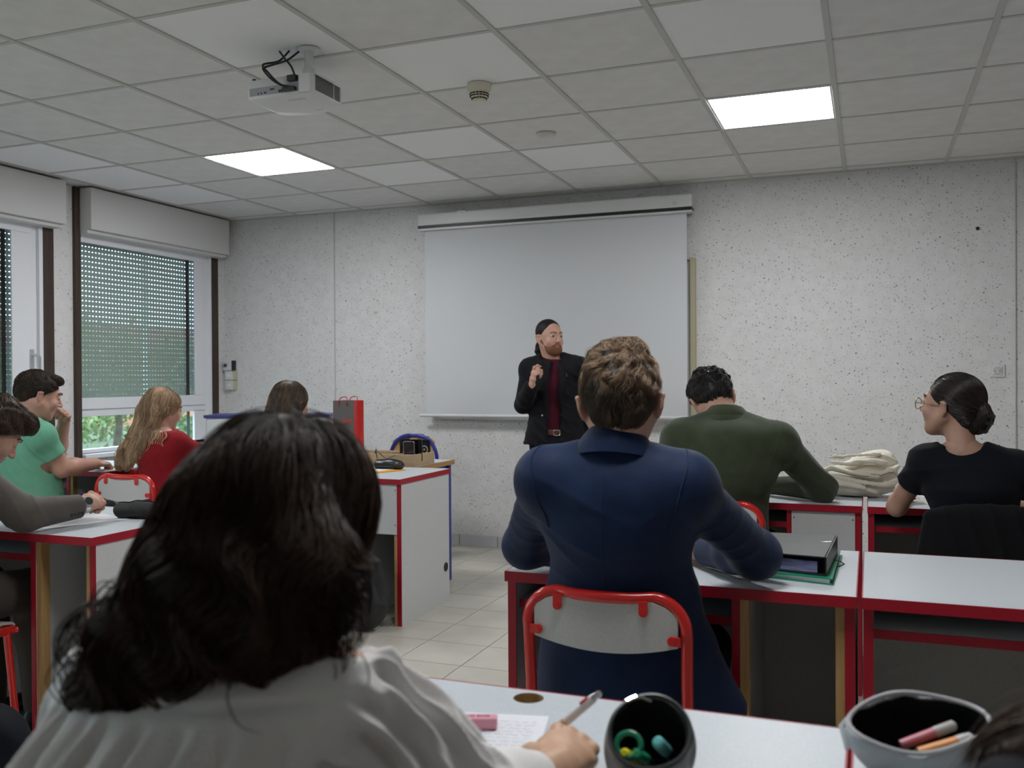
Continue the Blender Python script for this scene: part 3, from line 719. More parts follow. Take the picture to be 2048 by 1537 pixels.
# wooden compartment box with phones
t = thing('wooden_box', 'pale wooden compartment box holding phones on the teacher\'s desk', 'box', (-2.74, 4.98, ZT))
bx = (-2.985, -2.495, 4.865, 5.125); zb, zt = ZT+.001, ZT+.068
MB().box(bx[0], bx[1], bx[2], bx[2]+.01, zb, zt).build('long_side', M['pinebox'], t, bevel=.001)
MB().box(bx[0], bx[1], bx[3]-.01, bx[3], zb, zt).build('long_side', M['pinebox'], t, bevel=.001)
for x in (bx[0], bx[1]-.01): MB().box(x, x+.01, bx[2]+.0102, bx[3]-.0102, zb, zt).build('end_panel', M['pinebox'], t, bevel=.001)
MB().box(bx[0]+.0102, bx[1]-.0102, bx[2]+.0102, bx[3]-.0102, zb, zb+.005).build('bottom', M['pinebox'], t)
for k in range(1, 10): MB().box(bx[0]+k*.048, bx[0]+k*.048+.003, bx[2]+.0102, bx[3]-.0102, zb+.0051, zt-.004).build('divider', M['pinebox'], t)
MB().box(bx[0]+.0102, bx[1]-.0102, 4.993, 4.997, zb+.0051, zt-.012).build('long_divider', M['pinebox'], t)
def phone(lab, x, y, z, rz, tilt, case=False, rim='chrome'):
    t = thing('phone', lab, 'phone', (x, y, z), rz, group='phones standing in the wooden box')
    w, th, h = .073, .009, .135
    b = MB(); pr = []
    r_ = .011
    for cx, cz, a0 in ((w/2-r_, h-r_, 0), (-w/2+r_, h-r_, PI/2), (-w/2+r_, r_, PI), (w/2-r_, r_, 3*PI/2)):
        for k in range(5): a = a0+PI/2*k/4; pr.append((cx+r_*math.cos(a), cz+r_*math.sin(a)))
    def P(y, s=1): return [(px*s, y+(pz)*math.sin(tilt), pz*math.cos(tilt)) for px, pz in pr]
    b.prism(P(-th/2), (0, th, 0)).build('body', M[rim], t, world=False)
    c = [(px*.94, (pz-h/2)*.965+h/2) for px, pz in pr]
    MB().prism([(px, -th/2-.0008+pz*math.sin(tilt), pz*math.cos(tilt)) for px, pz in c], (0, .0007, 0)).build('screen', mat('phone_glass', (.006, .006, .008), .12), t, world=False)
    if case:
        ring = [(.0+.022*math.cos(2*PI*k/24), -th/2-.003+.07*math.sin(tilt), .075+.022*math.sin(2*PI*k/24)) for k in range(24)]
        MB().tube(ring, .0025, 6, closed=True).build('ring', M['alu'], t, world=False)
        MB().lathe((0, -th/2-.001, .075), [(.007, 0), (.007, -.003), (.004, -.003)], 14, 'y').build('lens', M['pine'], t, world=False)
    return t
phone('front phone in the box, screen framed by a chrome rim', -2.548, 4.90, ZT+.010, .0, -.06)
phone('tall black phone right behind the front phone', -2.528, 4.95, ZT+.018, .25, -.02, rim='black')
phone('dark phone at the back left of the box phones', -2.655, 5.05, ZT+.014, 0, .0, rim='black')
phone('black phone with a silver ring on its back, rightmost in the box', -2.535, 5.075, ZT+.008, 0, .0, case=True, rim='black')
t = thing('pen', 'slim blue pen leaning in the left part of the wooden box', 'pen', (-2.90, 5.0, ZT))
MB().cyl((-2.80, 4.90, ZT+.02), (-2.765, 4.885, ZT+.09), .0035).build('barrel', M['blue'], t, smooth=True)
MB().cyl((-2.765, 4.885, ZT+.09), (-2.763, 4.884, ZT+.094), .0042).build('cap', M['black'], t, smooth=True)
# ================================================================= SCULPTING TOOLS (implicit surfaces -> mesh)
def V3(*a): return np.array(a, float)
def nrm(v): v = np.asarray(v, float); return v/max(np.linalg.norm(v), 1e-9)
class Fld:
    def __init__(s): s.p = []; s.post = []
    def ell(s, c, r, R=None, k=.02, op=1):
        c = np.asarray(c, float); r = np.asarray(r, float)*np.ones(3); R = np.eye(3) if R is None else R
        def f(X, Y, Z):
            x, y, z = X-c[0], Y-c[1], Z-c[2]
            q = [R[0, i]*x+R[1, i]*y+R[2, i]*z for i in range(3)]
            k0 = np.sqrt((q[0]/r[0])**2+(q[1]/r[1])**2+(q[2]/r[2])**2)+1e-9
            k1 = np.sqrt((q[0]/r[0]**2)**2+(q[1]/r[1]**2)**2+(q[2]/r[2]**2)**2)+1e-9
            return k0*(k0-1)/k1
        m = r.max(); s.p.append((f, c-m, c+m, k, op)); return s
    def cone(s, a, b, ra, rb, k=.02, op=1):
        a = np.asarray(a, float); b = np.asarray(b, float); ab = b-a; L = ab@ab+1e-12
        def f(X, Y, Z):
            x, y, z = X-a[0], Y-a[1], Z-a[2]
            t = np.clip((x*ab[0]+y*ab[1]+z*ab[2])/L, 0, 1)
            return np.sqrt((x-t*ab[0])**2+(y-t*ab[1])**2+(z-t*ab[2])**2)-(ra+(rb-ra)*t)
        m = max(ra, rb); s.p.append((f, np.minimum(a, b)-m, np.maximum(a, b)+m, k, op)); return s
    def econe(s, a, b, ra, rb, side, k=.02, op=1):
        a = np.asarray(a, float); b = np.asarray(b, float); ab = b-a; L = ab@ab+1e-12; w = nrm(ab)
        u = np.asarray(side, float); u = nrm(u-w*(u@w)); v = np.cross(w, u)
        def f(X, Y, Z):
            x, y, z = X-a[0], Y-a[1], Z-a[2]
            t = np.clip((x*ab[0]+y*ab[1]+z*ab[2])/L, 0, 1)
            x = x-t*ab[0]; y = y-t*ab[1]; z = z-t*ab[2]
            ru = ra[0]+(rb[0]-ra[0])*t; rv = ra[1]+(rb[1]-ra[1])*t
            qu = (x*u[0]+y*u[1]+z*u[2])/ru; qv = (x*v[0]+y*v[1]+z*v[2])/rv; qw = (x*w[0]+y*w[1]+z*w[2])/rv
            k0 = np.sqrt(qu*qu+qv*qv+qw*qw)+1e-9
            k1 = np.sqrt((qu/ru)**2+(qv/rv)**2+(qw/rv)**2)+1e-9
            return k0*(k0-1)/k1
        m = max(*ra, *rb); s.p.append((f, np.minimum(a, b)-m, np.maximum(a, b)+m, k, op)); return s
    def path(s, P, r, k=.02, side=None, op=1):
        for i in range(len(P)-1):
            if side is None: s.cone(P[i], P[i+1], r[i], r[i+1], k, op)
            else: s.econe(P[i], P[i+1], r[i], r[i+1], side[i] if isinstance(side, list) else side, k, op)
        return s
    def cut(s, p, n):
        """remove everything on the +n side of plane through p"""
        p = np.asarray(p, float); n = nrm(n)
        s.post.append(lambda X, Y, Z, D: np.maximum(D, (X-p[0])*n[0]+(Y-p[1])*n[1]+(Z-p[2])*n[2])); return s
    def disp(s, f):
        s.post.append(lambda X, Y, Z, D: D-f(X, Y, Z)); return s
    def grid(s, h):
        lo = np.min([q[1] for q in s.p if q[4] > 0], 0)-.03; hi = np.max([q[2] for q in s.p if q[4] > 0], 0)+.03
        n = np.ceil((hi-lo)/h).astype(int)+1
        ax = [lo[i]+h*np.arange(n[i]) for i in range(3)]
        D = np.full(n, .2, np.float32)
        for f, a, b, k, op in s.p:
            pad = k+h*3
            i0 = np.clip(((a-pad-lo)/h).astype(int), 0, n-1); i1 = np.clip(((b+pad-lo)/h).astype(int)+2, 1, n)
            if (i1 <= i0).any(): continue
            sl = tuple(slice(i0[i], i1[i]) for i in range(3))
            X = ax[0][sl[0]][:, None, None]; Y = ax[1][sl[1]][None, :, None]; Z = ax[2][sl[2]][None, None, :]
            d = f(X, Y, Z)
            A = D[sl]
            if op < 0: d = -d; q = np.clip(.5-.5*(A-d)*-1/k*-1, 0, 1); q = np.clip(.5+.5*(d-A)/k, 0, 1); D[sl] = A*(1-q)+d*q+k*q*(1-q)
            else: q = np.clip(.5+.5*(A-d)/k, 0, 1); D[sl] = A*(1-q)+d*q-k*q*(1-q)
        X = ax[0][:, None, None]; Y = ax[1][None, :, None]; Z = ax[2][None, None, :]
        for f in s.post: D = f(X, Y, Z, D)
        for i in range(3):
            ix = [slice(None)]*3; ix[i] = 0; D[tuple(ix)] = .1; ix[i] = -1; D[tuple(ix)] = .1
        s.D = D.astype(np.float32); s.lo = lo; s.h = h; s.n = n
        return s
    def sample(s, P):
        q = (P-s.lo)/s.h; i = np.clip(np.floor(q).astype(int), 0, s.n-2); f = np.clip(q-i, 0, 1); r = 0
        for a in (0, 1):
            for b in (0, 1):
                for c in (0, 1):
                    w = (f[:, 0] if a else 1-f[:, 0])*(f[:, 1] if b else 1-f[:, 1])*(f[:, 2] if c else 1-f[:, 2])
                    r = r+w*s.D[i[:, 0]+a, i[:, 1]+b, i[:, 2]+c]
        return r
    def grad(s, P):
        e = s.h; g = np.stack([s.sample(P+V3(e, 0, 0))-s.sample(P-V3(e, 0, 0)), s.sample(P+V3(0, e, 0))-s.sample(P-V3(0, e, 0)), s.sample(P+V3(0, 0, e))-s.sample(P-V3(0, 0, e))], 1)
        return g/np.maximum(np.linalg.norm(g, axis=1, keepdims=True), 1e-9)
    def project(s, P, lift=0, it=4):
        P = np.array(P, float)
        for _ in range(it): P = P-s.grad(P)*(s.sample(P)-lift)[:, None]*.9
        return P
    def surf(s, h):
        s.grid(h); D = s.D; I = D < 0
        c = np.zeros(s.n-1, np.uint8)
        for a in (0, 1):
            for b in (0, 1):
                for d in (0, 1): c += I[a:a+s.n[0]-1, b:b+s.n[1]-1, d:d+s.n[2]-1]
        act = np.argwhere((c > 0) & (c < 8)); idx = np.full(s.n-1, -1, np.int32); idx[tuple(act.T)] = np.arange(len(act))
        cs = [(a, b, d) for a in (0, 1) for b in (0, 1) for d in (0, 1)]
        vals = {q: D[act[:, 0]+q[0], act[:, 1]+q[1], act[:, 2]+q[2]] for q in cs}
        S = np.zeros((len(act), 3)); Nn = np.zeros(len(act))
        for q in cs:
            for i in range(3):
                if q[i] == 0:
                    w = list(q); w[i] = 1; w = tuple(w); x, y = vals[q], vals[w]; m = (x < 0) != (y < 0)
                    t = np.where(m, x/np.where(m, x-y, 1), 0); pt = np.array(q, float)[None].repeat(len(act), 0); pt[:, i] = t
                    S[m] += pt[m]; Nn[m] += 1
        Vt = (act+S/Nn[:, None])*h+s.lo
        quads = []
        for i in range(3):
            j, k = (i+1) % 3, (i+2) % 3
            sl0 = [slice(1, s.n[q]-1) for q in range(3)]; sl1 = list(sl0); sl0[i] = slice(0, s.n[i]-1); sl1[i] = slice(1, s.n[i])
            A = I[tuple(sl0)]; B = I[tuple(sl1)]
            e = np.argwhere(A != B); off = np.ones(3, int); off[i] = 0; e = e+off
            flip = I[tuple(e.T)]
            def g(dj, dk):
                q = e.copy(); q[:, j] -= dj; q[:, k] -= dk; return idx[tuple(q.T)]
            Q = np.stack([g(1, 1), g(0, 1), g(0, 0), g(1, 0)], 1); Q[~flip] = Q[~flip][:, ::-1]; quads.append(Q)
        Q = np.concatenate(quads); Q = Q[(Q >= 0).all(1)]
        s.V = Vt; s.Q = Q
        return Vt, Q
def npmesh(name, V, F, mats, smooth=True, mi=None, tone=None):
    me = bpy.data.meshes.new(name); V = np.asarray(V, np.float32); F = np.asarray(F, np.int32)
    me.vertices.add(len(V)); me.vertices.foreach_set('co', V.ravel())
    k = F.shape[1]; me.loops.add(F.size); me.loops.foreach_set('vertex_index', F.ravel())
    me.polygons.add(len(F)); me.polygons.foreach_set('loop_start', np.arange(0, F.size, k, dtype=np.int32))
    me.polygons.foreach_set('loop_total', np.full(len(F), k, np.int32))
    for q in (mats if isinstance(mats, (list, tuple)) else [mats]): me.materials.append(q)
    if mi is not None: me.polygons.foreach_set('material_index', np.asarray(mi, np.int32))
    me.polygons.foreach_set('use_smooth', np.full(len(F), smooth))
    if tone is not None:
        a = me.attributes.new('tone', 'FLOAT', 'POINT'); a.data.foreach_set('value', np.asarray(tone, np.float32))
    me.update(calc_edges=True); me.validate(); return me
def fobj(name, F, h, mats, parent, mi=None, tone=None, label=None, kind=None):
    V, Q = F.surf(h)
    m = mi((V[Q[:, 0]]+V[Q[:, 2]])/2) if mi else None
    return link(name, npmesh(name, V, Q, mats, mi=m, tone=(tone(V) if tone else None)), parent, label=label, kind=kind)
def strands(F, n, mask, flow, length, r, steps=7, lift=(.001, .004), seed=1, wob=.25, lock=None, tones=(0, 1), jit=.3):
    """short hairs that follow the surface of field F"""
    rs = np.random.RandomState(seed)
    V = F.V; ok = np.where(mask(V))[0]
    if len(ok) == 0: return None
    P = V[rs.choice(ok, n)]+rs.normal(0, F.h*.5, (n, 3))
    P = F.project(P, 0, 2)
    L = length*rs.uniform(.6, 1.25, n); lf = rs.uniform(lift[0], lift[1], n)
    ton = rs.uniform(tones[0], tones[1], n)
    # locks: neighbouring hairs share tone, wave and height
    q = P*(lock or 60); ph = np.sin(q[:, 0]+2*np.sin(q[:, 1]*.7))+np.sin(q[:, 1]*1.3+q[:, 2]*.6+1.7*np.sin(q[:, 0]*.8))
    ton = np.clip(ton*.5+(.25+.25*ph)*(tones[1]-tones[0])+tones[0]*.5, 0, 1); lf = lf*(1+.6*ph.clip(-1, 1))
    pts = [P+F.grad(P)*lf[:, None]*.3]; jt = rs.normal(0, jit, (n, 3))
    for i in range(steps):
        p = pts[-1]; N = F.grad(p); d = flow(p)
        d = d/np.maximum(np.linalg.norm(d, axis=1, keepdims=True), 1e-9)
        d = d+jt*.3+wob*np.stack([np.sin(ph*5+i*.9), np.cos(ph*4+i*.8), 0*ph], 1)
        d = d-N*(d*N).sum(1, keepdims=True); d = d/np.maximum(np.linalg.norm(d, axis=1, keepdims=True), 1e-9)
        p = p+d*(L/steps)[:, None]
        tl = lf*(1-.3*abs(i-steps*.5)/steps)
        p = p-F.grad(p)*((F.sample(p)-tl).clip(-.02, .02))[:, None]*.8
        pts.append(p)
    return tubes(np.stack(pts, 1), r, ton, rs)
def tubes(P, r, ton, rs=None):
    n, K, _ = P.shape
    T = np.gradient(P, axis=1); T /= np.maximum(np.linalg.norm(T, axis=2, keepdims=True), 1e-9)
    up = np.tile(V3(.3, .5, .8), (n, K, 1)); U = np.cross(T, up); U /= np.maximum(np.linalg.norm(U, axis=2, keepdims=True), 1e-9); Wv = np.cross(T, U)
    s = np.linspace(0, 1, K); rad = r*(1-s**2.5*.85)*np.minimum(1, .5+s*4)
    rad = rad[None, :, None]*(1 if rs is None else rs.uniform(.7, 1.2, (n, 1, 1)))
    vs = []
    for j in range(3):
        a = 2*PI*j/3; vs.append(P+(U*math.cos(a)+Wv*math.sin(a))*rad)
    Vv = np.stack(vs, 2).reshape(-1, 3)
    base = (np.arange(n)[:, None]*K+np.arange(K-1)[None]).ravel()*3
    fs = []
    for j in range(3):
        l = (j+1) % 3; fs.append(np.stack([base+j, base+l, base+3+l, base+3+j], 1))
    return Vv, np.concatenate(fs), np.repeat(ton, K*3)
def merge(parts):
    V = []; Fq = []; T_ = []; o = 0
    for p in parts:
        if p is None: continue
        v, f, t = p; V.append(v); Fq.append(f+o); T_.append(t); o += len(v)
    return np.concatenate(V), np.concatenate(Fq), np.concatenate(T_)
def rotm(yaw=0, pitch=0, roll=0):
    """yaw: + turns left from +y; pitch: + looks down; roll: + tips head to its right"""
    a, b, c = map(math.radians, (yaw, -pitch, roll))
    Rz = np.array([[math.cos(a), -math.sin(a), 0], [math.sin(a), math.cos(a), 0], [0, 0, 1]])
    Rx = np.array([[1, 0, 0], [0, math.cos(b), -math.sin(b)], [0, math.sin(b), math.cos(b)]])
    Ry = np.array([[math.cos(c), 0, math.sin(c)], [0, 1, 0], [-math.sin(c), 0, math.cos(c)]])
    return Rz @ Rx @ Ry
def wrink(a, freq, amp, warp=(3., 2.), sharp=2, seed=0, mask=None):
    """soft ridges running across direction a"""
    a = nrm(a); b = nrm(np.cross(a, V3(.3, .2, .93))); c = np.cross(a, b)
    def f(X, Y, Z):
        u = X*a[0]+Y*a[1]+Z*a[2]; v = X*b[0]+Y*b[1]+Z*b[2]; w = X*c[0]+Y*c[1]+Z*c[2]
        ph = freq*u+warp[0]*np.sin(11*v+5*w+seed)+warp[1]*np.sin(17*w-6*v+2*seed)
        g = amp*((1-np.abs(np.sin(ph*.5)))**sharp)*(.5+.5*np.sin(9*v+7*w+3*u+seed*1.7))
        return g if mask is None else g*mask(X, Y, Z)
    return f
def blob(c, r):
    return lambda X, Y, Z: np.exp(-((X-c[0])**2+(Y-c[1])**2+(Z-c[2])**2)/(r*r))

# ================================================================= PEOPLE
lipm = mat('lips', (.42, .13, .11), .4); nailm = mat('nail', (.62, .36, .28), .3)
eyew = mat('eye_white', (.38, .34, .32), .3); iris = mat('iris', (.03, .02, .015), .15)
def head_field(c, R, s=1., fem=False, neck=None, nr=.056, full=0., ear=0.):
    """local: +y face, z up, origin between the ears"""
    c = np.asarray(c, float); P = lambda x, y, z: c+R @ (V3(x, y, z)*s)
    F = Fld()
    F.ell(P(0, -.018, .045), V3(.075, .096, .082)*s, R)
    F.ell(P(0, .030, -.005), V3(.064, .070, .085)*s, R, .03)
    F.ell(P(0, .040, -.060), V3(.050+full, .048, .050)*s, R, .03)
    F.ell(P(0, .070, -.092), V3(.022+full*.6, .020, .017)*s, R, .022)
    for q in (-1, 1):
        F.cone(P(q*.060, -.002, -.035), P(q*.028, .062, -.088), (.020+full*.8)*s, .013*s, .03)
        F.ell(P(q*.036, .068, -.020), V3(.024+full, .020, .024)*s, R, .02)
    F.cone(P(-.035, .086, .040), P(.035, .086, .040), .009*s, .009*s, .014)
    for q in (-1, 1): F.ell(P(q*.031, .102, .020), V3(.018, .015, .012)*s, R, .010, -1)
    for q in (-1, 1): F.ell(P(q*.031, .082, .019), V3(.0155, .0135, .0125)*s, R, .004)
    F.cone(P(0, .092, .022), P(0, .112, -.012), .0075*s, .0105*s, .010)
    F.ell(P(0, .115, -.017), V3(.0115, .010, .009)*s, R, .006)
    for q in (-1, 1): F.ell(P(q*.012, .105, -.020), V3(.007, .009, .006)*s, R, .005)
    F.ell(P(0, .092, -.042), V3(.024, .012, .0055)*s, R, .004); F.ell(P(0, .090, -.054), V3(.020, .012, .007)*s, R, .004)
    F.ell(P(0, .108, -.0475), V3(.024, .007, .0016)*s, R, .003, -1)
    for q in (-1, 1):
        P0 = P; P = (lambda P0, q: lambda x, y, z: P0(x+q*ear, y, z))(P0, q)
        F.ell(P(q*.080, -.010, -.002), V3(.009, .020, .033)*s, R @ rotm(q*34, -8, 0), .006)
        F.cone(P(q*.080, -.002, .024), P(q*.094, -.025, .020), .005*s, .005*s, .005)
        F.cone(P(q*.094, -.025, .020), P(q*.089, -.025, -.010), .0048*s, .0045*s, .005)
        F.ell(P(q*.091, -.006, .0), V3(.006, .009, .016)*s, R @ rotm(q*34, -8, 0), .005, -1)
        F.ell(P(q*.073, .003, -.030), V3(.006, .008, .010)*s, R, .006)
        P = P0
    if neck is not None:
        F.cone(P(0, -.022, -.05), neck, nr*s, nr*1.02, .03)
        F.cone(P(0, -.045, -.02), neck, nr*.8*s, nr*.95, .03)
    F.P = P; F.R = R; F.c = c; F.s = s
    def mi(C):
        q = (C-c) @ R/s
        lip = (abs(q[:, 0]) < .024) & (q[:, 2] < -.0375) & (q[:, 2] > -.0600) & (q[:, 1] > .089)
        return lip.astype(int)
    F.mi = mi
    return F
def eyes(F, par, closed=.0, brow=None, bw=.0035, col=None):
    P = F.P; s = F.s
    for q in (-1, 1):
        c_ = P(q*.031, .0855, .0185); n = 12
        b = MB(); fw = F.R @ nrm(V3(q*.12, 1, -closed))
        rad = .0118*s
        # sphere oriented to gaze
        up = F.R @ V3(0, 0, 1); sd = np.cross(fw, up); up = np.cross(sd, fw); rings = 9
        i0 = 0
        for k in range(rings+1):
            a = PI*k/rings
            for j in range(n):
                t_ = 2*PI*j/n; b.v.append(tuple(c_+rad*(fw*math.cos(a)+(sd*math.cos(t_)+up*math.sin(t_))*math.sin(a))))
        for k in range(rings):
            for j in range(n):
                b.f.append((k*n+j, k*n+(j+1) % n, (k+1)*n+(j+1) % n, (k+1)*n+j)); b.m.append(1 if k < 2 else 0)
        me = b.mesh('eye', [eyew, iris], smooth=True); link('eye', me, par)
        if brow:
            E = [P(q*.012, .1005, .039), P(q*.025, .0975, .045), P(q*.038, .090, .0455), P(q*.048, .079, .040)]
            MB().tube(bez([Vector(e) for e in E], 4), bw*s, 6, flat=.7).build('eyebrow', brow, par, smooth=True)
def hand_prims(F, w, f, n, side, curl=(40, 40, 40, 40), thumb=(35, 20), s=1., spread=5, k=.005, curls=None, thup=.25):
    """w wrist, f finger direction, n back-of-hand normal, side 'L'/'R'"""
    f = nrm(f); n = nrm(np.asarray(n, float)-f*(np.dot(n, f))); t = np.cross(n, f) if side == 'R' else np.cross(f, n)
    w = np.asarray(w, float)
    F.econe(w-f*.01, w+f*.045*s, (.026*s, .019*s), (.038*s, .015*s), t, .012)
    F.econe(w+f*.045*s, w+f*.080*s, (.038*s, .015*s), (.036*s, .0115*s), t, .010)
    tips = []
    ln = (.078, .086, .080, .063)
    for i in range(4):
        off = (.0295-.0195*i)*s; b = w+f*(.082-.004*abs(i-1.2))*s+t*off
        ang = math.radians((1.5-i)*spread); d = nrm(f*math.cos(ang)+t*math.sin(ang)); nn = n
        r = (.0095, .0098, .0092, .0080)[i]*s; L = ln[i]*s; p = b
        cs = (curls[i] if curls else (curl[i]*.9, curl[i]*1.15, curl[i]*.8))
        for j, (fr, c_) in enumerate(zip((.46, .30, .24), cs)):
            a = math.radians(c_); d2 = d*math.cos(a)-nn*math.sin(a); nn = nn*math.cos(a)+d*math.sin(a); d = d2
            q = p+d*L*fr; F.cone(p-d*.002, q, r*(1-.07*j), r*(1-.07*(j+1)), k); F.ell(p, np.ones(3)*r*1.04, None, k); p = q
        tips.append((p, d, nn, r))
    b = w+f*.018*s+t*.022*s-n*.006*s
    a0, a1 = map(math.radians, thumb)
    d = nrm(t*math.sin(math.radians(50))+f*math.cos(math.radians(50))-n*thup)
    p1 = b+d*.040*s
    d1 = nrm(f*math.cos(a0)+t*math.sin(math.radians(50)-a0)-n*(thup+.15)); p2 = p1+d1*.033*s
    d2 = nrm(d1*math.cos(a1)-t*math.sin(a1)*.8-n*.1); p3 = p2+d2*.026*s
    F.cone(b, p1, .015*s, .0125*s, .012); F.cone(p1, p2, .0115*s, .0105*s, k); F.cone(p2, p3, .0105*s, .0085*s, k)
    tips.append((p3, d2, n, .0085*s))
    return tips
def torso_prims(F, J, off=0., k=.035, w=1., low=True, dep=1.):
    sd = nrm(J['shR']-J['shL']); hip, chest, nb = J['hip'], J['chest'], J['neck']
    waist = hip*.5+chest*.5 if 'waist' not in J else J['waist']; up = chest*.35+(J['shR']+J['shL'])*.325
    R_ = lambda a, b: (a*w+off, b*dep*w+off)
    if low: F.econe(hip, waist, R_(.165, .115), R_(.14, .10), sd, k)
    F.econe(waist, chest, R_(.14, .10), R_(.158, .112), sd, k)
    F.econe(chest, up, R_(.158, .112), R_(.15, .088), sd, k)
    F.cone(up+(nb-up)*.5, nb, .062*w+off, .052*w+off*.5, k)
    for q in ('shL', 'shR'):
        F.cone(nb+(J[q]-nb)*.18-V3(0, 0, .005), J[q], .046*w+off, .052*w+off, k)
        F.cone(chest+(J[q]-chest)*.55, J[q]-V3(0, 0, .02), .075*w+off, .058*w+off, k)
def arm_prims(F, J, s, off=0., k=.02, upto=1., w=1., cuff=0.):
    a, b, c = J['sh'+s], J['el'+s], J['wr'+s]
    F.cone(a, b, .051*w+off, .041*w+off, k)
    if upto > 0:
        m = b+(c-b)*.35; e = b+(c-b)*upto
        F.cone(b, m, .041*w+off, .040*w+off, k)
        if upto > .35: F.cone(m, e, .040*w+off, (.040+(.027-.040)*(upto-.35)/.65)*w+off+cuff, k)
def leg_prims(F, J, off=0., k=.03, w=1.):
    for s in 'LR':
        h, kn, an = J['hp'+s], J['kn'+s], J['an'+s]
        F.cone(h, kn, .082*w+off, .056*w+off, k); F.cone(kn, kn+(an-kn)*.35, .054*w+off, .055*w+off, k); F.cone(kn+(an-kn)*.35, an, .055*w+off, .036*w+off, k)
def sit(J, dx=.09, fwd=.40, yaw=0, kn_z=.52, feet=.42):
    """adds seated legs in front of the hip"""
    d = rotm(yaw) @ V3(0, 1, 0); r = rotm(yaw) @ V3(1, 0, 0); h = J['hip']
    for s, q in (('L', -1), ('R', 1)):
        J['hp'+s] = h+r*q*dx+V3(0, 0, -.02); J['kn'+s] = V3(h[0], h[1], kn_z)+d*fwd+r*q*(dx+.04); J['an'+s] = V3(h[0], h[1], .09)+d*feet+r*q*(dx+.03)
    return J
def shoes(J, par, m, yaw=0):
    d = rotm(yaw) @ V3(0, 1, 0)
    for s in 'LR':
        a = J['an'+s]; F = Fld(); F.ell(V3(a[0], a[1], .045)-d*.02, V3(.038, .05, .043), rotm(yaw), .03); F.ell(V3(a[0], a[1], .033)+d*.11, V3(.044, .085, .032), rotm(yaw), .03); F.cone(V3(a[0], a[1], .05), a, .04, .038, .03)
        F.cut((0, 0, .003), (0, 0, -1))
        fobj('shoe', F, .009, m, par)
def body_obj(par, parts, mats, mi=None):
    """joins several sculpted patches of one figure into a single body mesh"""
    V = []; Q = []; Mi = []; o = 0
    for F, h in parts:
        v, q = F.surf(h); V.append(v); Q.append(q+o); o += len(v)
        c = (v[q[:, 0]]+v[q[:, 2]])/2; Mi.append(F.mi(c) if hasattr(F, 'mi') else np.zeros(len(q), int))
    return link('body', npmesh('body', np.concatenate(V), np.concatenate(Q), mats, mi=np.concatenate(Mi)), par)
def person(label, loc): return thing('person', label, 'person', loc, group=None)
def make_body(par, J, HF, hands, w=1., h=.009, legs=True, extra=None, hh=.003, hf=.0028, mats=None, slim=-.006):
    B = Fld(); torso_prims(B, J, slim, w=w); arm_prims(B, J, 'L', slim*.2, w=w); arm_prims(B, J, 'R', slim*.2, w=w)
    if legs: leg_prims(B, J, slim, w=w)
    parts = [(B, h), (HF, hh)]
    tips = {}
    for s, kw in hands.items():
        F = Fld(); kw = dict(kw); d = nrm(J['wr'+s]-J['el'+s]); F.cone(J['wr'+s]-d*.05, J['wr'+s]+d*.002, .0305*w, .0265*w, .012)
        n_ = kw.pop('n'); f_ = kw.pop('f', d)
        tips[s] = hand_prims(F, J['wr'+s], f_, n_, s, **kw); parts.append((F, hf))
    ob = body_obj(par, parts, mats or [M['skin'], lipm])
    return ob, tips
def surfline(F, P, lift=.0006, n=6): return [Vector(p) for p in F.project(np.array([list(q) for q in bez([Vector(p) for p in P], n)]), lift, 6)]
REST = dict(n=(0, 0, 1), curl=(18, 20, 24, 28))

def collar_band(par, m, c, rt, rb, zt, zb, a0=-200, a1=20, drop=.03, th=.004, name='collar', n=36, yo=.004, sx=1.0):
    """turned collar: an upper edge of radius rt and a lower edge of radius rb, dropping towards the front"""
    b = MB(); c = Vector([float(q) for q in c]); K = 5; rows = []
    for lay in (0, 1):
        for j in range(K+1):
            u = j/K; bow = math.sin(PI*u)*.006
            for k in range(n+1):
                a = math.radians(a0+(a1-a0)*k/n); f = (1+math.sin(a))*.5
                rr = rt+(rb-rt)*u+bow-(th if lay else 0); b.v.append((c.x+rr*sx*math.cos(a), c.y+yo+rr*math.sin(a), c.z+zt+(zb-zt)*u-drop*f))
    q = n+1; o = (K+1)*q
    for j in range(K):
        for k in range(n):
            for l in (0, o): b.f.append((l+j*q+k, l+j*q+k+1, l+(j+1)*q+k+1, l+(j+1)*q+k)); b.m.append(0)
        for k in (0, n): b.f.append((j*q+k, (j+1)*q+k, o+(j+1)*q+k, o+j*q+k)); b.m.append(0)
    for k in range(n):
        for j in (0, K): b.f.append((j*q+k, j*q+k+1, o+j*q+k+1, o+j*q+k)); b.m.append(0)
    return b.build(name, m, par, smooth=True)
def JJ(**k): return {a: np.array(b, float) for a, b in k.items()}
def cloth(name, col, col2=None, bump=.25, bscale=900, rough=.85, sheen=.04, nscale=20): return mat(name, col, rough, col2=col2, bump=bump, bscale=bscale, spec=.15, sheen=sheen, nscale=nscale)

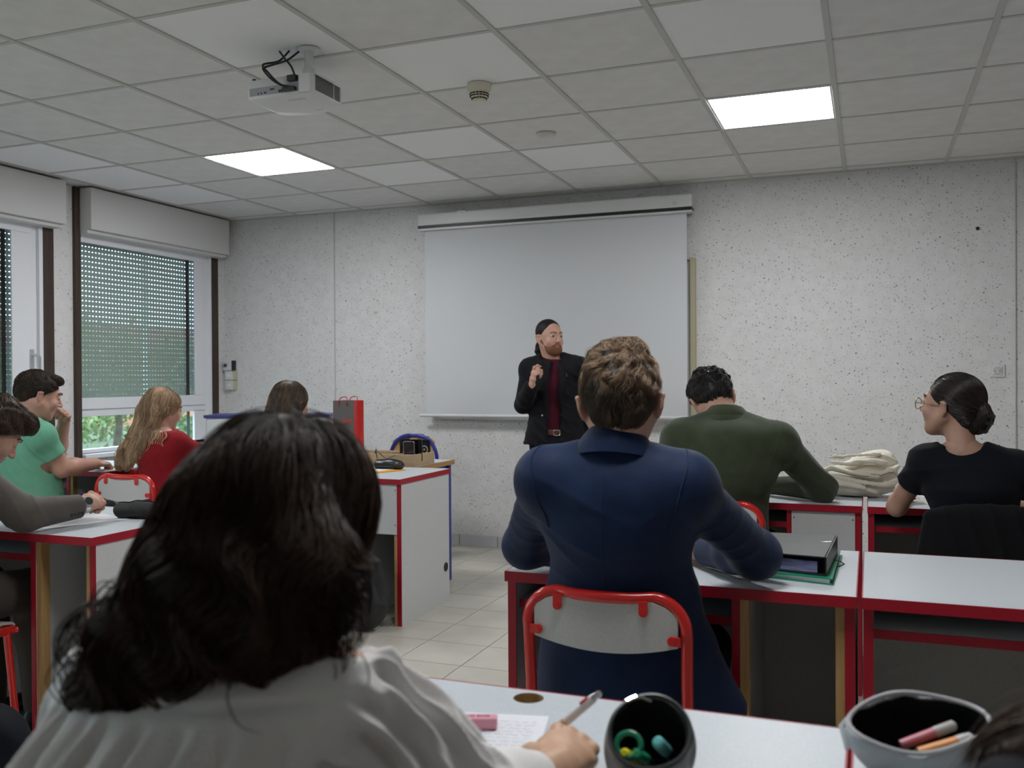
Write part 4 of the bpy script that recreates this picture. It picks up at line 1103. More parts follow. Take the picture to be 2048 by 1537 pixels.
# ---- 1. teacher ------------------------------------------------------
def teacher():
    t = person('bearded man in a black open blazer and maroon jumper standing before the screen', (-1.93, 5.75, 0))
    J = JJ(hip=(-1.93, 5.76, .88), waist=(-1.93, 5.76, 1.02), chest=(-1.93, 5.76, 1.20), neck=(-1.945, 5.77, 1.405), shL=(-1.755, 5.745, 1.335), shR=(-2.105, 5.79, 1.335),
           elL=(-1.70, 5.84, 1.10), wrL=(-1.70, 5.84, .86), elR=(-2.135, 5.72, 1.095), wrR=(-2.005, 5.53, 1.225),
           hpL=(-1.85, 5.76, .84), hpR=(-2.01, 5.77, .84), knL=(-1.84, 5.74, .47), knR=(-2.03, 5.77, .47), anL=(-1.83, 5.78, .09), anR=(-2.05, 5.80, .09))
    R = rotm(-129, 2, 0)
    HF = head_field((-1.957, 5.755, 1.528), R, .97, neck=J['neck']+V3(0, 0, -.01), nr=.054)
    _, tips = make_body(t, J, HF, {'R': dict(f=(.25, -.1, 1), n=(-.62, -.50, .1), curls=[(12, 45, 40), (40, 75, 50), (50, 80, 50), (55, 80, 50)], thumb=(40, 25), s=1.0),
                                   'L': dict(n=(1, -.2, 0), f=(.0, -.3, -1), curl=(30, 30, 30, 30))}, w=.95, hh=.0035)
    br = mat('dark_brow', (.06, .035, .025), .7); eyes(HF, t, brow=br)
    # hair: pulled back, tied low
    P = HF.P; hm = hair_mat('near_black_hair', (.008, .006, .006), (.028, .020, .018), .55, .2)
    H_ = Fld(); H_.ell(P(0, -.026, .050), V3(.081, .099, .086)*.97, R, .01)
    H_.post.append(lambda X, Y, Z, D: np.maximum(D, (lambda q: q[1]-.046+.50*np.maximum(0, .060-q[2])-.10*np.maximum(0, q[2]-.085)-.25*np.maximum(0, abs(q[0])-.05))([R[0, i]*(X-HF.c[0])+R[1, i]*(Y-HF.c[1])+R[2, i]*(Z-HF.c[2]) for i in range(3)])))
    H_.cut(P(0, 0, -.045), R @ V3(0, .55, -1))
    for q in (-1, 1): H_.ell(P(q*.083, -.006, -.008), V3(.02, .022, .034), R, .004, -1)
    def tn(V): return .25+.25*np.sin(V[:, 2]*300+V[:, 0]*90)
    ho = fobj('hair', H_, .004, hm, t, tone=tn)
    F2 = Fld(); F2.path([P(0, -.105, -.02), P(0, -.125, -.045), P(.006, -.128, -.085), P(.0, -.115, -.115)], [.022, .025, .024, .012], .02)
    F2.disp(wrink((0, .4, 1), 220, .005)); fobj('ponytail', F2, .004, hm, ho, tone=tn)
    # beard
    bm = hair_mat('red_brown_beard', (.10, .035, .015), (.24, .095, .045), .6)
    B = Fld(); B.ell(P(0, .046, -.062), V3(.055, .054, .050), R, .01); B.ell(P(0, .070, -.092), V3(.027, .026, .022), R, .02)
    for q in (-1, 1):
        B.cone(P(q*.064, .004, -.018), P(q*.034, .062, -.080), .016, .018, .02)
        B.cone(P(q*.004, .104, -.032), P(q*.026, .090, -.046), .006, .006, .006)
    B.cut(P(0, 0, -.036), R @ V3(0, .5, 1)) if False else None
    B.ell(P(0, .106, -.048), V3(.020, .02, .0085), R, .004, -1); B.ell(P(0, .09, .005), V3(.046, .05, .040), R, .010, -1)
    B.disp(wrink((0, .2, 1), 700, .0018, seed=2)); fobj('beard', B, .003, bm, t, tone=lambda V: .5+.5*np.sin(V[:, 2]*900+V[:, 0]*500))
    # maroon jumper, blazer, trousers
    S = Fld(); torso_prims(S, J, .006, w=.94); S.cone(J['neck']-V3(0, 0, .02), J['neck']+V3(0, 0, .005), .062, .059, .01)
    S.cut((0, 0, .925), (0, 0, -1)); S.cut(J['neck']+V3(0, 0, .01), (.15, -.3, 1)); fobj('jumper', S, .007, cloth('maroon_knit', (.045, .004, .012), (.06, .006, .016)), t)
    TR = Fld(); leg_prims(TR, J, .014, w=.97); TR.econe((-1.93, 5.76, .84), (-1.93, 5.76, .93), (.155, .11), (.147, .103), (1, 0, 0), .03); TR.cut((0, 0, .945), (0, 0, 1)); TR.cut((0, 0, .05), (0, 0, -1))
    fobj('trousers', TR, .010, cloth('dark_trousers', (.012, .014, .022)), t)
    bl = Fld(); bl.econe((-1.93, 5.76, .905), (-1.93, 5.76, .932), (.158, .114), (.158, .114), (1, 0, 0), .005); bl.cut((0, 0, .940), (0, 0, 1)); bl.cut((0, 0, .902), (0, 0, -1))
    bo = fobj('belt', bl, .006, mat('brown_leather', (.10, .03, .015), .4), t)
    c = V3(-1.875, 5.643, .920)
    MB().tube([tuple(c+V3(.021*math.copysign(abs(math.cos(a))**.5, math.cos(a)), -.004+.004*math.cos(a), .017*math.copysign(abs(math.sin(a))**.5, math.sin(a)))) for a in [2*PI*k/24 for k in range(24)]], .0022, 6, closed=True).build('buckle', M['chrome'], bo)
    K = Fld(); torso_prims(K, J, .020, w=.98); arm_prims(K, J, 'L', .014, w=1.0, upto=.95, cuff=.004); arm_prims(K, J, 'R', .014, w=1.0, upto=.9, cuff=.004)
    K.econe((-1.93, 5.77, .84), (-1.93, 5.77, 1.02), (.215, .138), (.165, .122), (1, .0, 0), .04)
    for s in ('shL', 'shR'): K.ell(J[s]+V3(0, 0, .008), V3(.062, .062, .052), None, .03)
    K.cut((0, 5.75, .842), (0, .05, -1)); 
    # open front: wedge cut away
    fx, fy = -1.895, 5.60
    K.econe((fx+.005, fy-.03, 1.36), (fx+.0, fy-.03, .80), (.046, .17), (.052, .17), (1, 0, 0), .008, -1)
    K.cone(J['neck']+V3(.0, -.03, .03), J['neck']+V3(.0, .0, .10), .070, .085, .01, -1)
    K.disp(wrink((.3, 0, 1), 90, .006, seed=1)); K.disp(wrink((1, 0, .4), 120, .004, seed=5))
    jm = cloth('black_wool', (.006, .006, .008), rough=.75)
    jo = fobj('blazer', K, .006, jm, t)
    for q in (-1, 1):   # lapels and collar
        L = surfline(K, [J['neck']+V3(q*.058, .03, .012), J['neck']+V3(q*.060, -.045, -.02), (fx+q*.062, 5.64, 1.30), (fx+q*.055, 5.62, 1.18), (fx+q*.052, 5.62, 1.08)], .003)
        MB().tube(L, [.010+.012*math.sin(PI*k/(len(L)-1)) for k in range(len(L))], 8, flat=.25).build('lapel', jm, jo, smooth=True)
    b = K.project(np.array([(fx-.075, 5.62, 1.03)]), .002)[0]; MB().lathe(tuple(b), [(.006, .0), (.006, -.003), (.002, -.004)], 12, 'y').build('button', M['chrome'], jo)
    b = K.project(np.array([(fx+.088, 5.62, 1.285)]), .003)[0]
    MB().tube([tuple(b+V3(-.002, -.001, .020)), tuple(b), tuple(b+V3(.009, 0, -.003))], .0016, 5).build('lapel_pin', M['chrome'], jo)
    shoes(J, t, M['black'], 190)
teacher()

# ---- 2. man in the blue suit -----------------------------------------
def short_hair(t, HF, hm, vol, n, crown, mask_back, seed, length=.055, r=.0007, lump=.008, h=.0045, wob=.5, nape=-.055, swirl=1.2, lock=75, cutf=.06, tones=(0, 1), lift=(.001, .006), low_shade=0):
    P = HF.P; R = HF.R; c = HF.c; s = HF.s
    A = Fld(); A.ell(P(0, -.022, .047), V3(.082+vol, .103+vol, .088+vol)*s, R, .01)
    A.ell(P(0, -.070, -.005), V3(.060+vol*.4, .042+vol*.3, .055)*s, R, .03)
    loc = lambda X, Y, Z: [(R[0, i]*(X-c[0])+R[1, i]*(Y-c[1])+R[2, i]*(Z-c[2]))/s for i in range(3)]
    def hl(X, Y, Z, D):
        q = loc(X, Y, Z); return np.maximum(D, (q[1]-cutf+1.15*np.maximum(0, .065-q[2])-.35*np.maximum(0, q[2]-.09))*.8)
    A.post.append(hl); A.cut(P(0, 0, nape), R @ V3(0, .45, -1))
    for q in (-1, 1): A.ell(P(q*(.099+vol), -.006, -.012), V3(.034+vol, .040, .052)*s, R, .008, -1)
    def lumps(X, Y, Z):
        q = loc(X, Y, Z); up = np.clip((q[2]-.01)/.06, 0, 1)
        return lump*up*(np.sin(q[0]*95+2*np.sin(q[2]*60))*np.sin(q[2]*80+2.2*np.sin(q[0]*50+q[1]*40))+.3)
    A.disp(lumps)
    A.surf(h); V, Q = A.V, A.Q
    cr = P(*crown); upv = R @ V3(0, 0, 1)
    def flow(p):
        d = p-cr; rad = d/np.maximum(np.linalg.norm(d, axis=1, keepdims=True), 1e-6)
        tang = np.cross(rad, upv); w = np.exp(-np.linalg.norm(d, axis=1)/.06)[:, None]
        ang = np.sin(p[:, 0]*70+1.5*np.sin(p[:, 2]*55))*np.cos(p[:, 2]*60+p[:, 1]*50)
        return rad+tang*swirl*(.25+w)+tang*ang[:, None]*wob-upv*.35
    parts = [(V, Q, np.full(len(V), .05))]
    def keep(v):
        q = (v-c) @ R/s; return ~((abs(q[:, 0]) > .045) & (q[:, 2] < .050) & (q[:, 1] > -.055))
    parts.append(strands(A, n, keep, flow, length, r, 8, lift, seed, .2, lock, tones)); parts.append(strands(A, n//5, lambda v: ~keep(v), flow, .012, r, 4, (.0003, .001), seed+1, .05, lock, tones))
    Vv, Fq, T_ = merge(parts)
    if low_shade: T_ = T_*(1-low_shade*np.clip((.035-((Vv-c) @ R/s)[:, 2])/.03, 0, 1))   # shade on the clipped sides and nape is painted as a darker tone
    ho = link('hair', npmesh('hair', Vv, Fq, hm, tone=T_), t)
    return A, ho
def blue_man():
    t = person('man from behind with wavy brown hair and a navy blue suit jacket', (-.56, 2.15, 0))
    J = JJ(hip=(-.56, 2.19, .56), waist=(-.56, 2.175, .74), chest=(-.555, 2.12, .94), neck=(-.552, 2.10, 1.09), shL=(-.712, 2.07, 1.040), shR=(-.392, 2.09, 1.035),
           elL=(-.838, 2.26, .835), wrL=(-.70, 2.47, .80), elR=(-.262, 2.33, .835), wrR=(-.42, 2.52, .80))
    sit(J)
    R = rotm(12, 9, -2)
    HF = head_field((-.548, 2.125, 1.203), R, .99, neck=J['neck']+V3(0, 0, -.03), nr=.060, ear=.006)
    make_body(t, J, HF, {'L': dict(REST), 'R': dict(REST)})
    eyes(HF, t, closed=.4, brow=M['brown'])
    hm = hair_mat('wavy_brown_hair', (.012, .007, .004), (.36, .235, .145), .34, .5)
    A, ho = short_hair(t, HF, hm, .006, 15000, (-.01, -.075, .085), None, 3, length=.055, r=.0005, lump=.0035, wob=1.5, lock=120, nape=-.064, tones=(0, 1), lift=(.0005, .008), low_shade=.75)
    # quiff of longer hair on top
    P = HF.P
    Tq = Fld(); Tq.ell(P(.014, -.02, .118), V3(.056, .066, .036), HF.R, .02); Tq.ell(P(-.030, -.01, .112), V3(.046, .060, .028), HF.R, .02)
    Tq.disp(wrink((1, .3, .2), 160, .003, seed=3)); Tq.surf(.004)
    q = strands(Tq, 5000, lambda v: np.ones(len(v), bool), lambda p: np.stack([.7+.6*np.sin(p[:, 1]*60), -.6+0*p[:, 0], .2*np.cos(p[:, 0]*70)], 1), .05, .00055, 8, (.0005, .007), 5, .5, 80, (.2, 1))
    Vv, Fq, T_ = merge([(Tq.V, Tq.Q, np.full(len(Tq.V), .12)), q]); link('quiff', npmesh('quiff', Vv, Fq, hm, tone=T_), ho)
    suit = cloth('navy_wool', (.0055, .015, .048), (.007, .019, .058), bump=.2, rough=.62, sheen=.08)
    K = Fld(); torso_prims(K, J, .014, w=1.03); 
    for s in 'LR':
        a, b, c = J['sh'+s], J['el'+s], J['wr'+s]
        K.ell(a+V3(0, 0, .006), V3(.058, .060, .050), None, .03)
        K.cone(a-V3(0, 0, .01), b, .059, .056, .03); K.cone(b, b+(c-b)*.4, .056, .050, .03); K.cone(b+(c-b)*.4, b+(c-b)*.92, .050, .040, .02)
    sd = V3(1, 0, 0)
    K.econe((-.555, 2.20, .52), (-.56, 2.175, .74), (.225, .145), (.185, .118), sd, .05)
    K.econe((-.53, 2.22, .47), (-.545, 2.2, .6), (.26, .14), (.21, .13), sd, .04)
    K.cone(J['neck']-V3(0, 0, .02), J['neck']+V3(0, .005, .028), .072, .064, .02)
    K.cut(J['neck']+V3(0, 0, .030), (0, .42, 1)); K.cut((0, 0, .44), (0, 0, -1)); K.cut((0, 2.36, 0), (0, 1, -.02)) if False else None
    for s, sg in (('L', 1), ('R', 2)):
        a, b = J['sh'+s], J['el'+s]; m = a*.45+b*.55
        K.disp(wrink(nrm(b-a)+V3(.35, .2, .1), 120, .0026, (3.6, 2.8), 2, seed=sg, mask=blob(m, .12))); K.disp(wrink(nrm(J['wr'+s]-b)+V3(.3, 0, .6), 110, .0034, (3.6, 3), 2, seed=sg+4, mask=blob(b, .09)))
        K.disp(wrink((.2, .1, 1), 80, .006, (2, 1.5), 3, seed=sg+9, mask=blob(a*.55+b*.45, .09)))
    K.disp(wrink((.25, 0, 1), 62, .008, (1.2, .8), 3, seed=2, mask=blob((-.56, 2.03, .84), .17)))
    K.disp(wrink((-.5, 0, 1), 60, .006, (1.0, .8), 3, seed=7, mask=blob((-.40, 2.03, .90), .12)))
    K.disp(wrink((.6, 0, 1), 60, .006, (1.0, .8), 3, seed=9, mask=blob((-.72, 2.03, .90), .12)))
    jo = fobj('suit_jacket', K, .0048, suit, t)
    MB().tube(surfline(K, [(-.553, 1.9, 1.10), (-.555, 1.9, 1.0), (-.557, 1.9, .88), (-.56, 1.9, .76)], .0001), .0012, 5).build('back_seam', suit, jo, smooth=True)
    for s, q in (('L', -1), ('R', 1)):
        c = J['sh'+s]; MB().tube(surfline(K, [c+V3(q*.012, -.01, .10), c+V3(q*.018, -.06, .04), c+V3(q*.004, -.09, -.03), c+V3(-q*.008, -.08, -.12)], .0004), .0022, 6).build('armhole_seam', suit, jo, smooth=True)
    # collar: stand + fall
    collar_band(jo, suit, J['neck'], .066, .100, .076, .016, drop=.066, sx=1.06)
    TR = Fld(); leg_prims(TR, J, .012); TR.econe((-.56, 2.19, .53), (-.56, 2.18, .64), (.16, .12), (.15, .11), sd, .03)
    fobj('trousers', TR, .010, suit, t); shoes(J, t, M['black'])
blue_man()

# ---- 3. man in the green sweater --------------------------------------
def green_man():
    t = person('man from behind with short black hair and a dark green collared jumper, head bent', (-.56, 3.8, 0))
    J = JJ(hip=(-.565, 3.86, .56), waist=(-.56, 3.84, .72), chest=(-.54, 3.79, .93), neck=(-.545, 3.82, 1.10), shL=(-.715, 3.76, 1.025), shR=(-.345, 3.80, 1.015),
           elL=(-.90, 4.0, .815), wrL=(-.74, 4.20, .80), elR=(-.185, 3.99, .815), wrR=(-.42, 4.14, .80))
    sit(J)
    R = rotm(12, 42, -16)
    HF = head_field((-.612, 3.92, 1.165), R, .98, neck=J['neck']+V3(0, 0, -.02), nr=.058)
    make_body(t, J, HF, {'L': dict(REST), 'R': dict(REST)}); eyes(HF, t, closed=.5, brow=M['black'])
    hm = hair_mat('short_black_hair', (.006, .005, .005), (.045, .038, .036), .35)
    short_hair(t, HF, hm, .006, 4500, (0, -.06, .10), None, 11, length=.035, r=.0011, lump=.007, wob=1.6, lock=110, nape=-.05)
    gm = cloth('olive_knit', (.040, .052, .026), (.050, .064, .034), bump=.3, bscale=600, sheen=.2)
    K = Fld(); torso_prims(K, J, .014, w=1.1)
    for s in 'LR': K.ell(J['sh'+s], V3(.068, .07, .06), None, .04); K.cone(J['sh'+s], J['el'+s], .068, .055, .03); K.cone(J['el'+s], J['el'+s]*.15+J['wr'+s]*.85, .055, .038, .03)
    K.econe((-.545, 3.75, .99), (-.53, 3.78, .88), (.17, .10), (.18, .11), (1, 0, 0), .05)
    K.cut(J['neck']+V3(0, 0, .03), (0, .5, 1)); K.cut((0, 0, .47), (0, 0, -1))
    K.disp(wrink((.3, 0, 1), 70, .007, seed=3, mask=blob((-.55, 3.72, .78), .15))); K.disp(wrink((1, .5, 1), 100, .009, seed=6, mask=blob(J['elR'], .13))); K.disp(wrink((1, -.5, 1), 90, .007, seed=8, mask=blob(J['shR']-V3(0, 0, .1), .1)))
    jo = fobj('jumper', K, .006, gm, t)
    collar_band(jo, gm, J['neck'], .066, .098, .062, .008, drop=.030, yo=.006); collar_band(jo, gm, J['neck'], .078, .114, .036, -.010, drop=.020, yo=.006, name='collar_fall')
    MB().tube(surfline(K, [J['shR']+V3(.01, -.02, .1), J['shR']+V3(.02, -.08, .03), J['shR']+V3(.0, -.1, -.06), J['shR']+V3(-.02, -.1, -.16)], .0004), .002, 6).build('armhole_seam', gm, jo, smooth=True)
    TR = Fld(); leg_prims(TR, J, .012); TR.econe((-.565, 3.85, .53), (-.565, 3.85, .62), (.165, .12), (.15, .11), (1, 0, 0), .03); fobj('trousers', TR, .011, cloth('dark_trousers_green_man', (.015, .015, .018)), t); shoes(J, t, M['black'])
green_man()
# small earbud
tag(link('earbud', (lambda b: b.mesh('earbud', M['white'], smooth=True))(MB().lathe((-.522, 3.915, 1.155), [(.001, -.005), (.006, -.002), (.006, .004), (.001, .007)], 12))), 'white earbud in the right ear of the green sweater man', 'earbud')
bpy.data.objects['earbud'].location = (0, 0, 0)

# ---- 4. woman in the black t-shirt ------------------------------------
def tee_woman():
    t = person('woman from behind in a black t-shirt and round glasses, dark hair in a claw clip', (.33, 3.7, 0))
    J = JJ(hip=(.385, 3.73, .56), waist=(.365, 3.71, .70), chest=(.335, 3.66, .87), neck=(.305, 3.655, 1.02), shL=(.190, 3.66, .965), shR=(.475, 3.66, .95),
           elL=(.092, 3.795, .775), wrL=(.115, 4.02, .805), elR=(.585, 3.80, .775), wrR=(.47, 4.02, .80))
    sit(J, dx=.085)
    R = rotm(58, -4, 0)
    HF = head_field((.272, 3.685, 1.155), R, .93, neck=J['neck']+V3(0, 0, -.02), nr=.042)
    sk = mat('warm_skin', (.42, .23, .16), .5, col2=(.46, .26, .185), nscale=30)
    make_body(t, J, HF, {'L': dict(n=(-.3, .0, 1), curl=(45, 50, 55, 55), s=.88), 'R': dict(n=(0, 0, 1), curl=(20, 20, 25, 30), s=.88)}, w=.86, mats=[sk, lipm], h=.006)
    eyes(HF, t, brow=M['black'])
    P = HF.P; hm = hair_mat('sleek_dark_hair', (.007, .005, .005), (.050, .033, .024), .3)
    H_ = Fld(); H_.ell(P(0, -.022, .048), V3(.083, .104, .090)*.93, R, .01); H_.ell(P(0, -.075, -.01), V3(.06, .045, .07)*.93, R, .03)
    c = HF.c
    H_.post.append(lambda X, Y, Z, D: np.maximum(D, (lambda q: q[1]-.066+.9*np.maximum(0, .055-q[2])-.25*np.maximum(0, q[2]-.09))([R[0, i]*(X-c[0])+R[1, i]*(Y-c[1])+R[2, i]*(Z-c[2]) for i in range(3)])))
    H_.cut(P(0, 0, -.062), R @ V3(0, .6, -1))
    for q in (-1, 1): H_.ell(P(q*.088, .002, -.018), V3(.022, .022, .032), R, .004, -1)
    H_.surf(.004)
    bun = P(-.0, -.120, -.020)
    st = strands(H_, 3500, lambda v: np.ones(len(v), bool), lambda p: (bun-p)+R @ V3(0, -.03, .0), .09, .0010, 8, (.0003, .0022), 21, .03, 50, (0, .7), .08)
    V_, F_, T_ = merge([(H_.V, H_.Q, np.full(len(H_.V), .1)), st]); ho = link('hair', npmesh('hair', V_, F_, hm, tone=T_), t)
    Bn = Fld(); Bn.path([P(.0, -.095, -.07), P(0, -.115, -.055), P(0, -.125, -.025), P(0, -.118, .005), P(0, -.10, .015)], [.022, .025, .025, .020, .014], .02); Bn.path([P(.018, -.105, -.06), P(.018, -.118, -.03), P(.012, -.11, .0)], [.018, .020, .014], .02)
    Bn.surf(.004)
    st = strands(Bn, 1200, lambda v: np.ones(len(v), bool), lambda p: np.tile(R @ V3(0, -.1, 1), (len(p), 1)), .06, .001, 6, (.0003, .003), 22, .3, 60, (.1, 1))
    V_, F_, T_ = merge([(Bn.V, Bn.Q, np.full(len(Bn.V), .35)), st]); link('hair_bun', npmesh('hair_bun', V_, F_, hm, tone=T_), ho)
    cl = MB()
    fwd, sdv, upv = R @ V3(0, 1, 0), R @ V3(1, 0, 0), R @ V3(0, 0, 1)
    for z, y in ((-.045, -.142), (-.075, -.125), (-.018, -.148)):
        c0 = P(0, y, z); cl.tube([c0-sdv*.022, c0-fwd*.010-sdv*.008, c0-fwd*.010+sdv*.008, c0+sdv*.022], .008, 8)
    cl.tube([P(0, -.156, -.012), P(0, -.152, -.04), P(0, -.134, -.082)], .012, 8, flat=.6); cl.build('claw_clip', M['black'], ho, smooth=True)
    g = MB()
    for q in (-1, 1):
        ring = [P(q*.034+.024*math.cos(2*PI*k/20), .118-.004*abs(math.cos(2*PI*k/20)), .008+.022*math.sin(2*PI*k/20)) for k in range(20)]
        g.tube(ring, .0017, 6, closed=True); g.tube([P(q*.058, .116, .012), P(q*.072, .060, .012), P(q*.079, .0, .010)], .0015, 6)
    g.tube([P(-.012, .118, .012), P(0, .121, .016), P(.012, .118, .012)], .0011, 6)
    go = g.build('glasses', mat('gold_rim', (.55, .42, .28), .3, metal=1), t, smooth=True)
    for q in (-1, 1):
        MB().poly([P(q*.034+.0235*math.cos(2*PI*k/20), .1175, .008+.0215*math.sin(2*PI*k/20)) for k in range(20)]).build('lens', M['glass'], go)
    K = Fld(); torso_prims(K, J, .007, w=.90)
    for s in 'LR':
        a, b = J['sh'+s], J['el'+s]; e = a+(b-a)*.45; K.ell(a, V3(.05, .052, .048), None, .03); K.cone(a, e, .053, .053, .02)
        K.p.append(((lambda e, n: (lambda X, Y, Z: -((X-e[0])*n[0]+(Y-e[1])*n[1]+(Z-e[2])*n[2])*1.0))(e, nrm(b-a)), e-.075, e+.075+0*e, .003, -2)) if False else None
    K.cone(J['neck']+V3(0, .0, .018), J['neck']+V3(0, .0, .10), .075, .10, .01, -1)
    K.cut((0, 0, .47), (0, 0, -1)); K.disp(wrink((.2, 0, 1), 80, .005, seed=3))
    for s in 'LR':
        a, b = J['sh'+s], J['el'+s]; e = a+(b-a)*.50; n = nrm(b-a)
        K.post.append((lambda e, n, a: (lambda X, Y, Z, D: np.where(((X-e[0])**2+(Y-e[1])**2+(Z-e[2])**2) < .0081, np.maximum(D, (X-e[0])*n[0]+(Y-e[1])*n[1]+(Z-e[2])*n[2]), D)))(e, n, a))
    fobj('t_shirt', K, .005, cloth('black_cotton', (.006, .0065, .010), bump=.15), t)
    TR = Fld(); leg_prims(TR, J, .010, w=.9); TR.econe((.385, 3.73, .53), (.38, 3.73, .62), (.155, .12), (.14, .10), (1, 0, 0), .03); fobj('trousers', TR, .011, M['blackm'], t); shoes(J, t, M['black'])
tee_woman()
# black jacket over her chair back
F = Fld(); F.econe((.385, 3.508, .79), (.385, 3.508, .60), (.215, .044), (.245, .055), (1, 0, 0), .03); F.econe((.385, 3.515, .60), (.39, 3.52, .36), (.245, .050), (.25, .045), (1, 0, 0), .03)
F.cut((0, 3.53, .2), (0, 1, 0)) if False else None
F.disp(wrink((1, 0, .15), 90, .012, (1.5, .8), 2, seed=4)); F.cut((0, 0, .34), (0, 0, -1))
tag(fobj('jacket', F, .008, cloth('black_fleece', (.007, .007, .008), rough=.95), None), 'black jacket hanging over the chair back of the black t-shirt woman', 'jacket')
# ---- 5. student in the green t-shirt ----------------------------------
def green_tee():
    t = person('student in a mint green t-shirt by the windows, resting chin on one hand', (-4.28, 3.72, 0))
    J = JJ(hip=(-4.22, 3.66, .56), waist=(-4.22, 3.67, .70), chest=(-4.22, 3.68, .88), neck=(-4.25, 3.70, 1.055), shL=(-4.41, 3.74, 1.00), shR=(-4.055, 3.630, .985),
           elL=(-4.44, 4.09, .835), wrL=(-4.305, 4.020, 1.030), elR=(-4.020, 3.735, .805), wrR=(-4.065, 4.005, .805))
    sit(J, dx=.11, yaw=0)
    R = rotm(-30, 16, 0)
    HF = head_field((-4.212, 3.765, 1.183), R, 1.04, neck=J['neck']+V3(0, 0, -.02), nr=.066, full=.008)
    mk = mat('fair_skin', (.50, .27, .20), .5, col2=(.53, .29, .215), nscale=30)
    make_body(t, J, HF, {'R': dict(n=(.15, 0, 1), f=(.05, 1, -.05), curls=[(30, 45, 30), (35, 50, 35), (40, 55, 40), (45, 55, 40)], s=1.02),
                         'L': dict(n=(.1, .9, .35), f=(.55, -.35, .72), curls=[(55, 70, 40), (60, 75, 45), (60, 80, 50), (60, 80, 50)], thumb=(10, 10), s=1.02)}, w=1.2, h=.0075, mats=[mk, lipm], slim=-.004)
    br = mat('brown_brow', (.05, .03, .02), .7); eyes(HF, t, closed=1.2, brow=br, bw=.005)
    hm = hair_mat('cropped_dark_brown_hair', (.012, .008, .006), (.075, .048, .032), .5)
    A, ho = short_hair(t, HF, hm, .004, 5000, (0, -.08, .06), None, 31, length=.03, r=.0011, lump=.003, wob=.5, lock=130, nape=-.045, cutf=.066, lift=(.001, .004))
    P = HF.P; T_ = Fld(); T_.ell(P(0, .035, .112), V3(.060, .050, .022), R, .02); T_.ell(P(0, .072, .102), V3(.048, .020, .016), R, .02); T_.surf(.004)
    q = strands(T_, 2200, lambda v: np.ones(len(v), bool), lambda p: np.tile(R @ V3(.1, 1, .3), (len(p), 1)), .028, .0011, 6, (.001, .004), 32, .2, 90)
    V_, F_, tn = merge([(T_.V, T_.Q, np.full(len(T_.V), .1)), q]); link('fringe', npmesh('fringe', V_, F_, hm, tone=tn), ho)
    g = cloth('mint_cotton', (.15, .40, .27), (.165, .43, .29), bump=.12)
    K = Fld(); torso_prims(K, J, .012, w=1.14, dep=1.12)
    K.econe((-4.22, 3.715, .60), (-4.22, 3.70, .80), (.190, .165), (.180, .145), nrm(J['shR']-J['shL']), .05)
    for s in 'LR':
        a, b = J['sh'+s], J['el'+s]; K.ell(a, V3(.068, .07, .062), None, .04); K.cone(a, a+(b-a)*.62, .066, .068, .02)
    K.cut(J['neck']+V3(0, 0, .012), (-.05, -.25, 1)); K.cut((0, 0, .50), (0, 0, -1))
    for s in 'LR':
        a, b = J['sh'+s], J['el'+s]; e = a+(b-a)*.62; n = nrm(b-a)
        K.post.append((lambda e, n: (lambda X, Y, Z, D: np.where(((X-e[0])**2+(Y-e[1])**2+(Z-e[2])**2) < .0085, np.maximum(D, (X-e[0])*n[0]+(Y-e[1])*n[1]+(Z-e[2])*n[2]), D)))(e, n))
    K.disp(wrink((.2, .3, 1), 75, .009, (2, 1.5), 3, seed=3, mask=blob((-4.12, 3.58, .72), .2))); K.disp(wrink((1, .2, .6), 80, .006, (2, 1.5), 3, seed=5, mask=blob((-4.08, 3.56, .92), .14)))
    jo = fobj('t_shirt', K, .006, g, t)
    C = Fld(); pts = []; sds = []
    for k in range(15):
        a = math.radians(360*k/14); x = math.cos(a); y = math.sin(a); pts.append(J['neck']+V3(.082*x, .080*y+.005, .010-.022*(y*.8-x*.3))); sds.append(V3(x, y, .4))
    C.path(pts, [(.006, .012)]*15, .004, sds); fobj('neckband', C, .0045, g, jo)
    TR = Fld(); leg_prims(TR, J, .016, w=1.2); TR.econe((-4.22, 3.66, .53), (-4.22, 3.66, .62), (.19, .15), (.18, .14), (1, 0, 0), .03); fobj('trousers', TR, .011, cloth('charcoal_trousers', (.03, .032, .038)), t); shoes(J, t, M['black'])
green_tee()

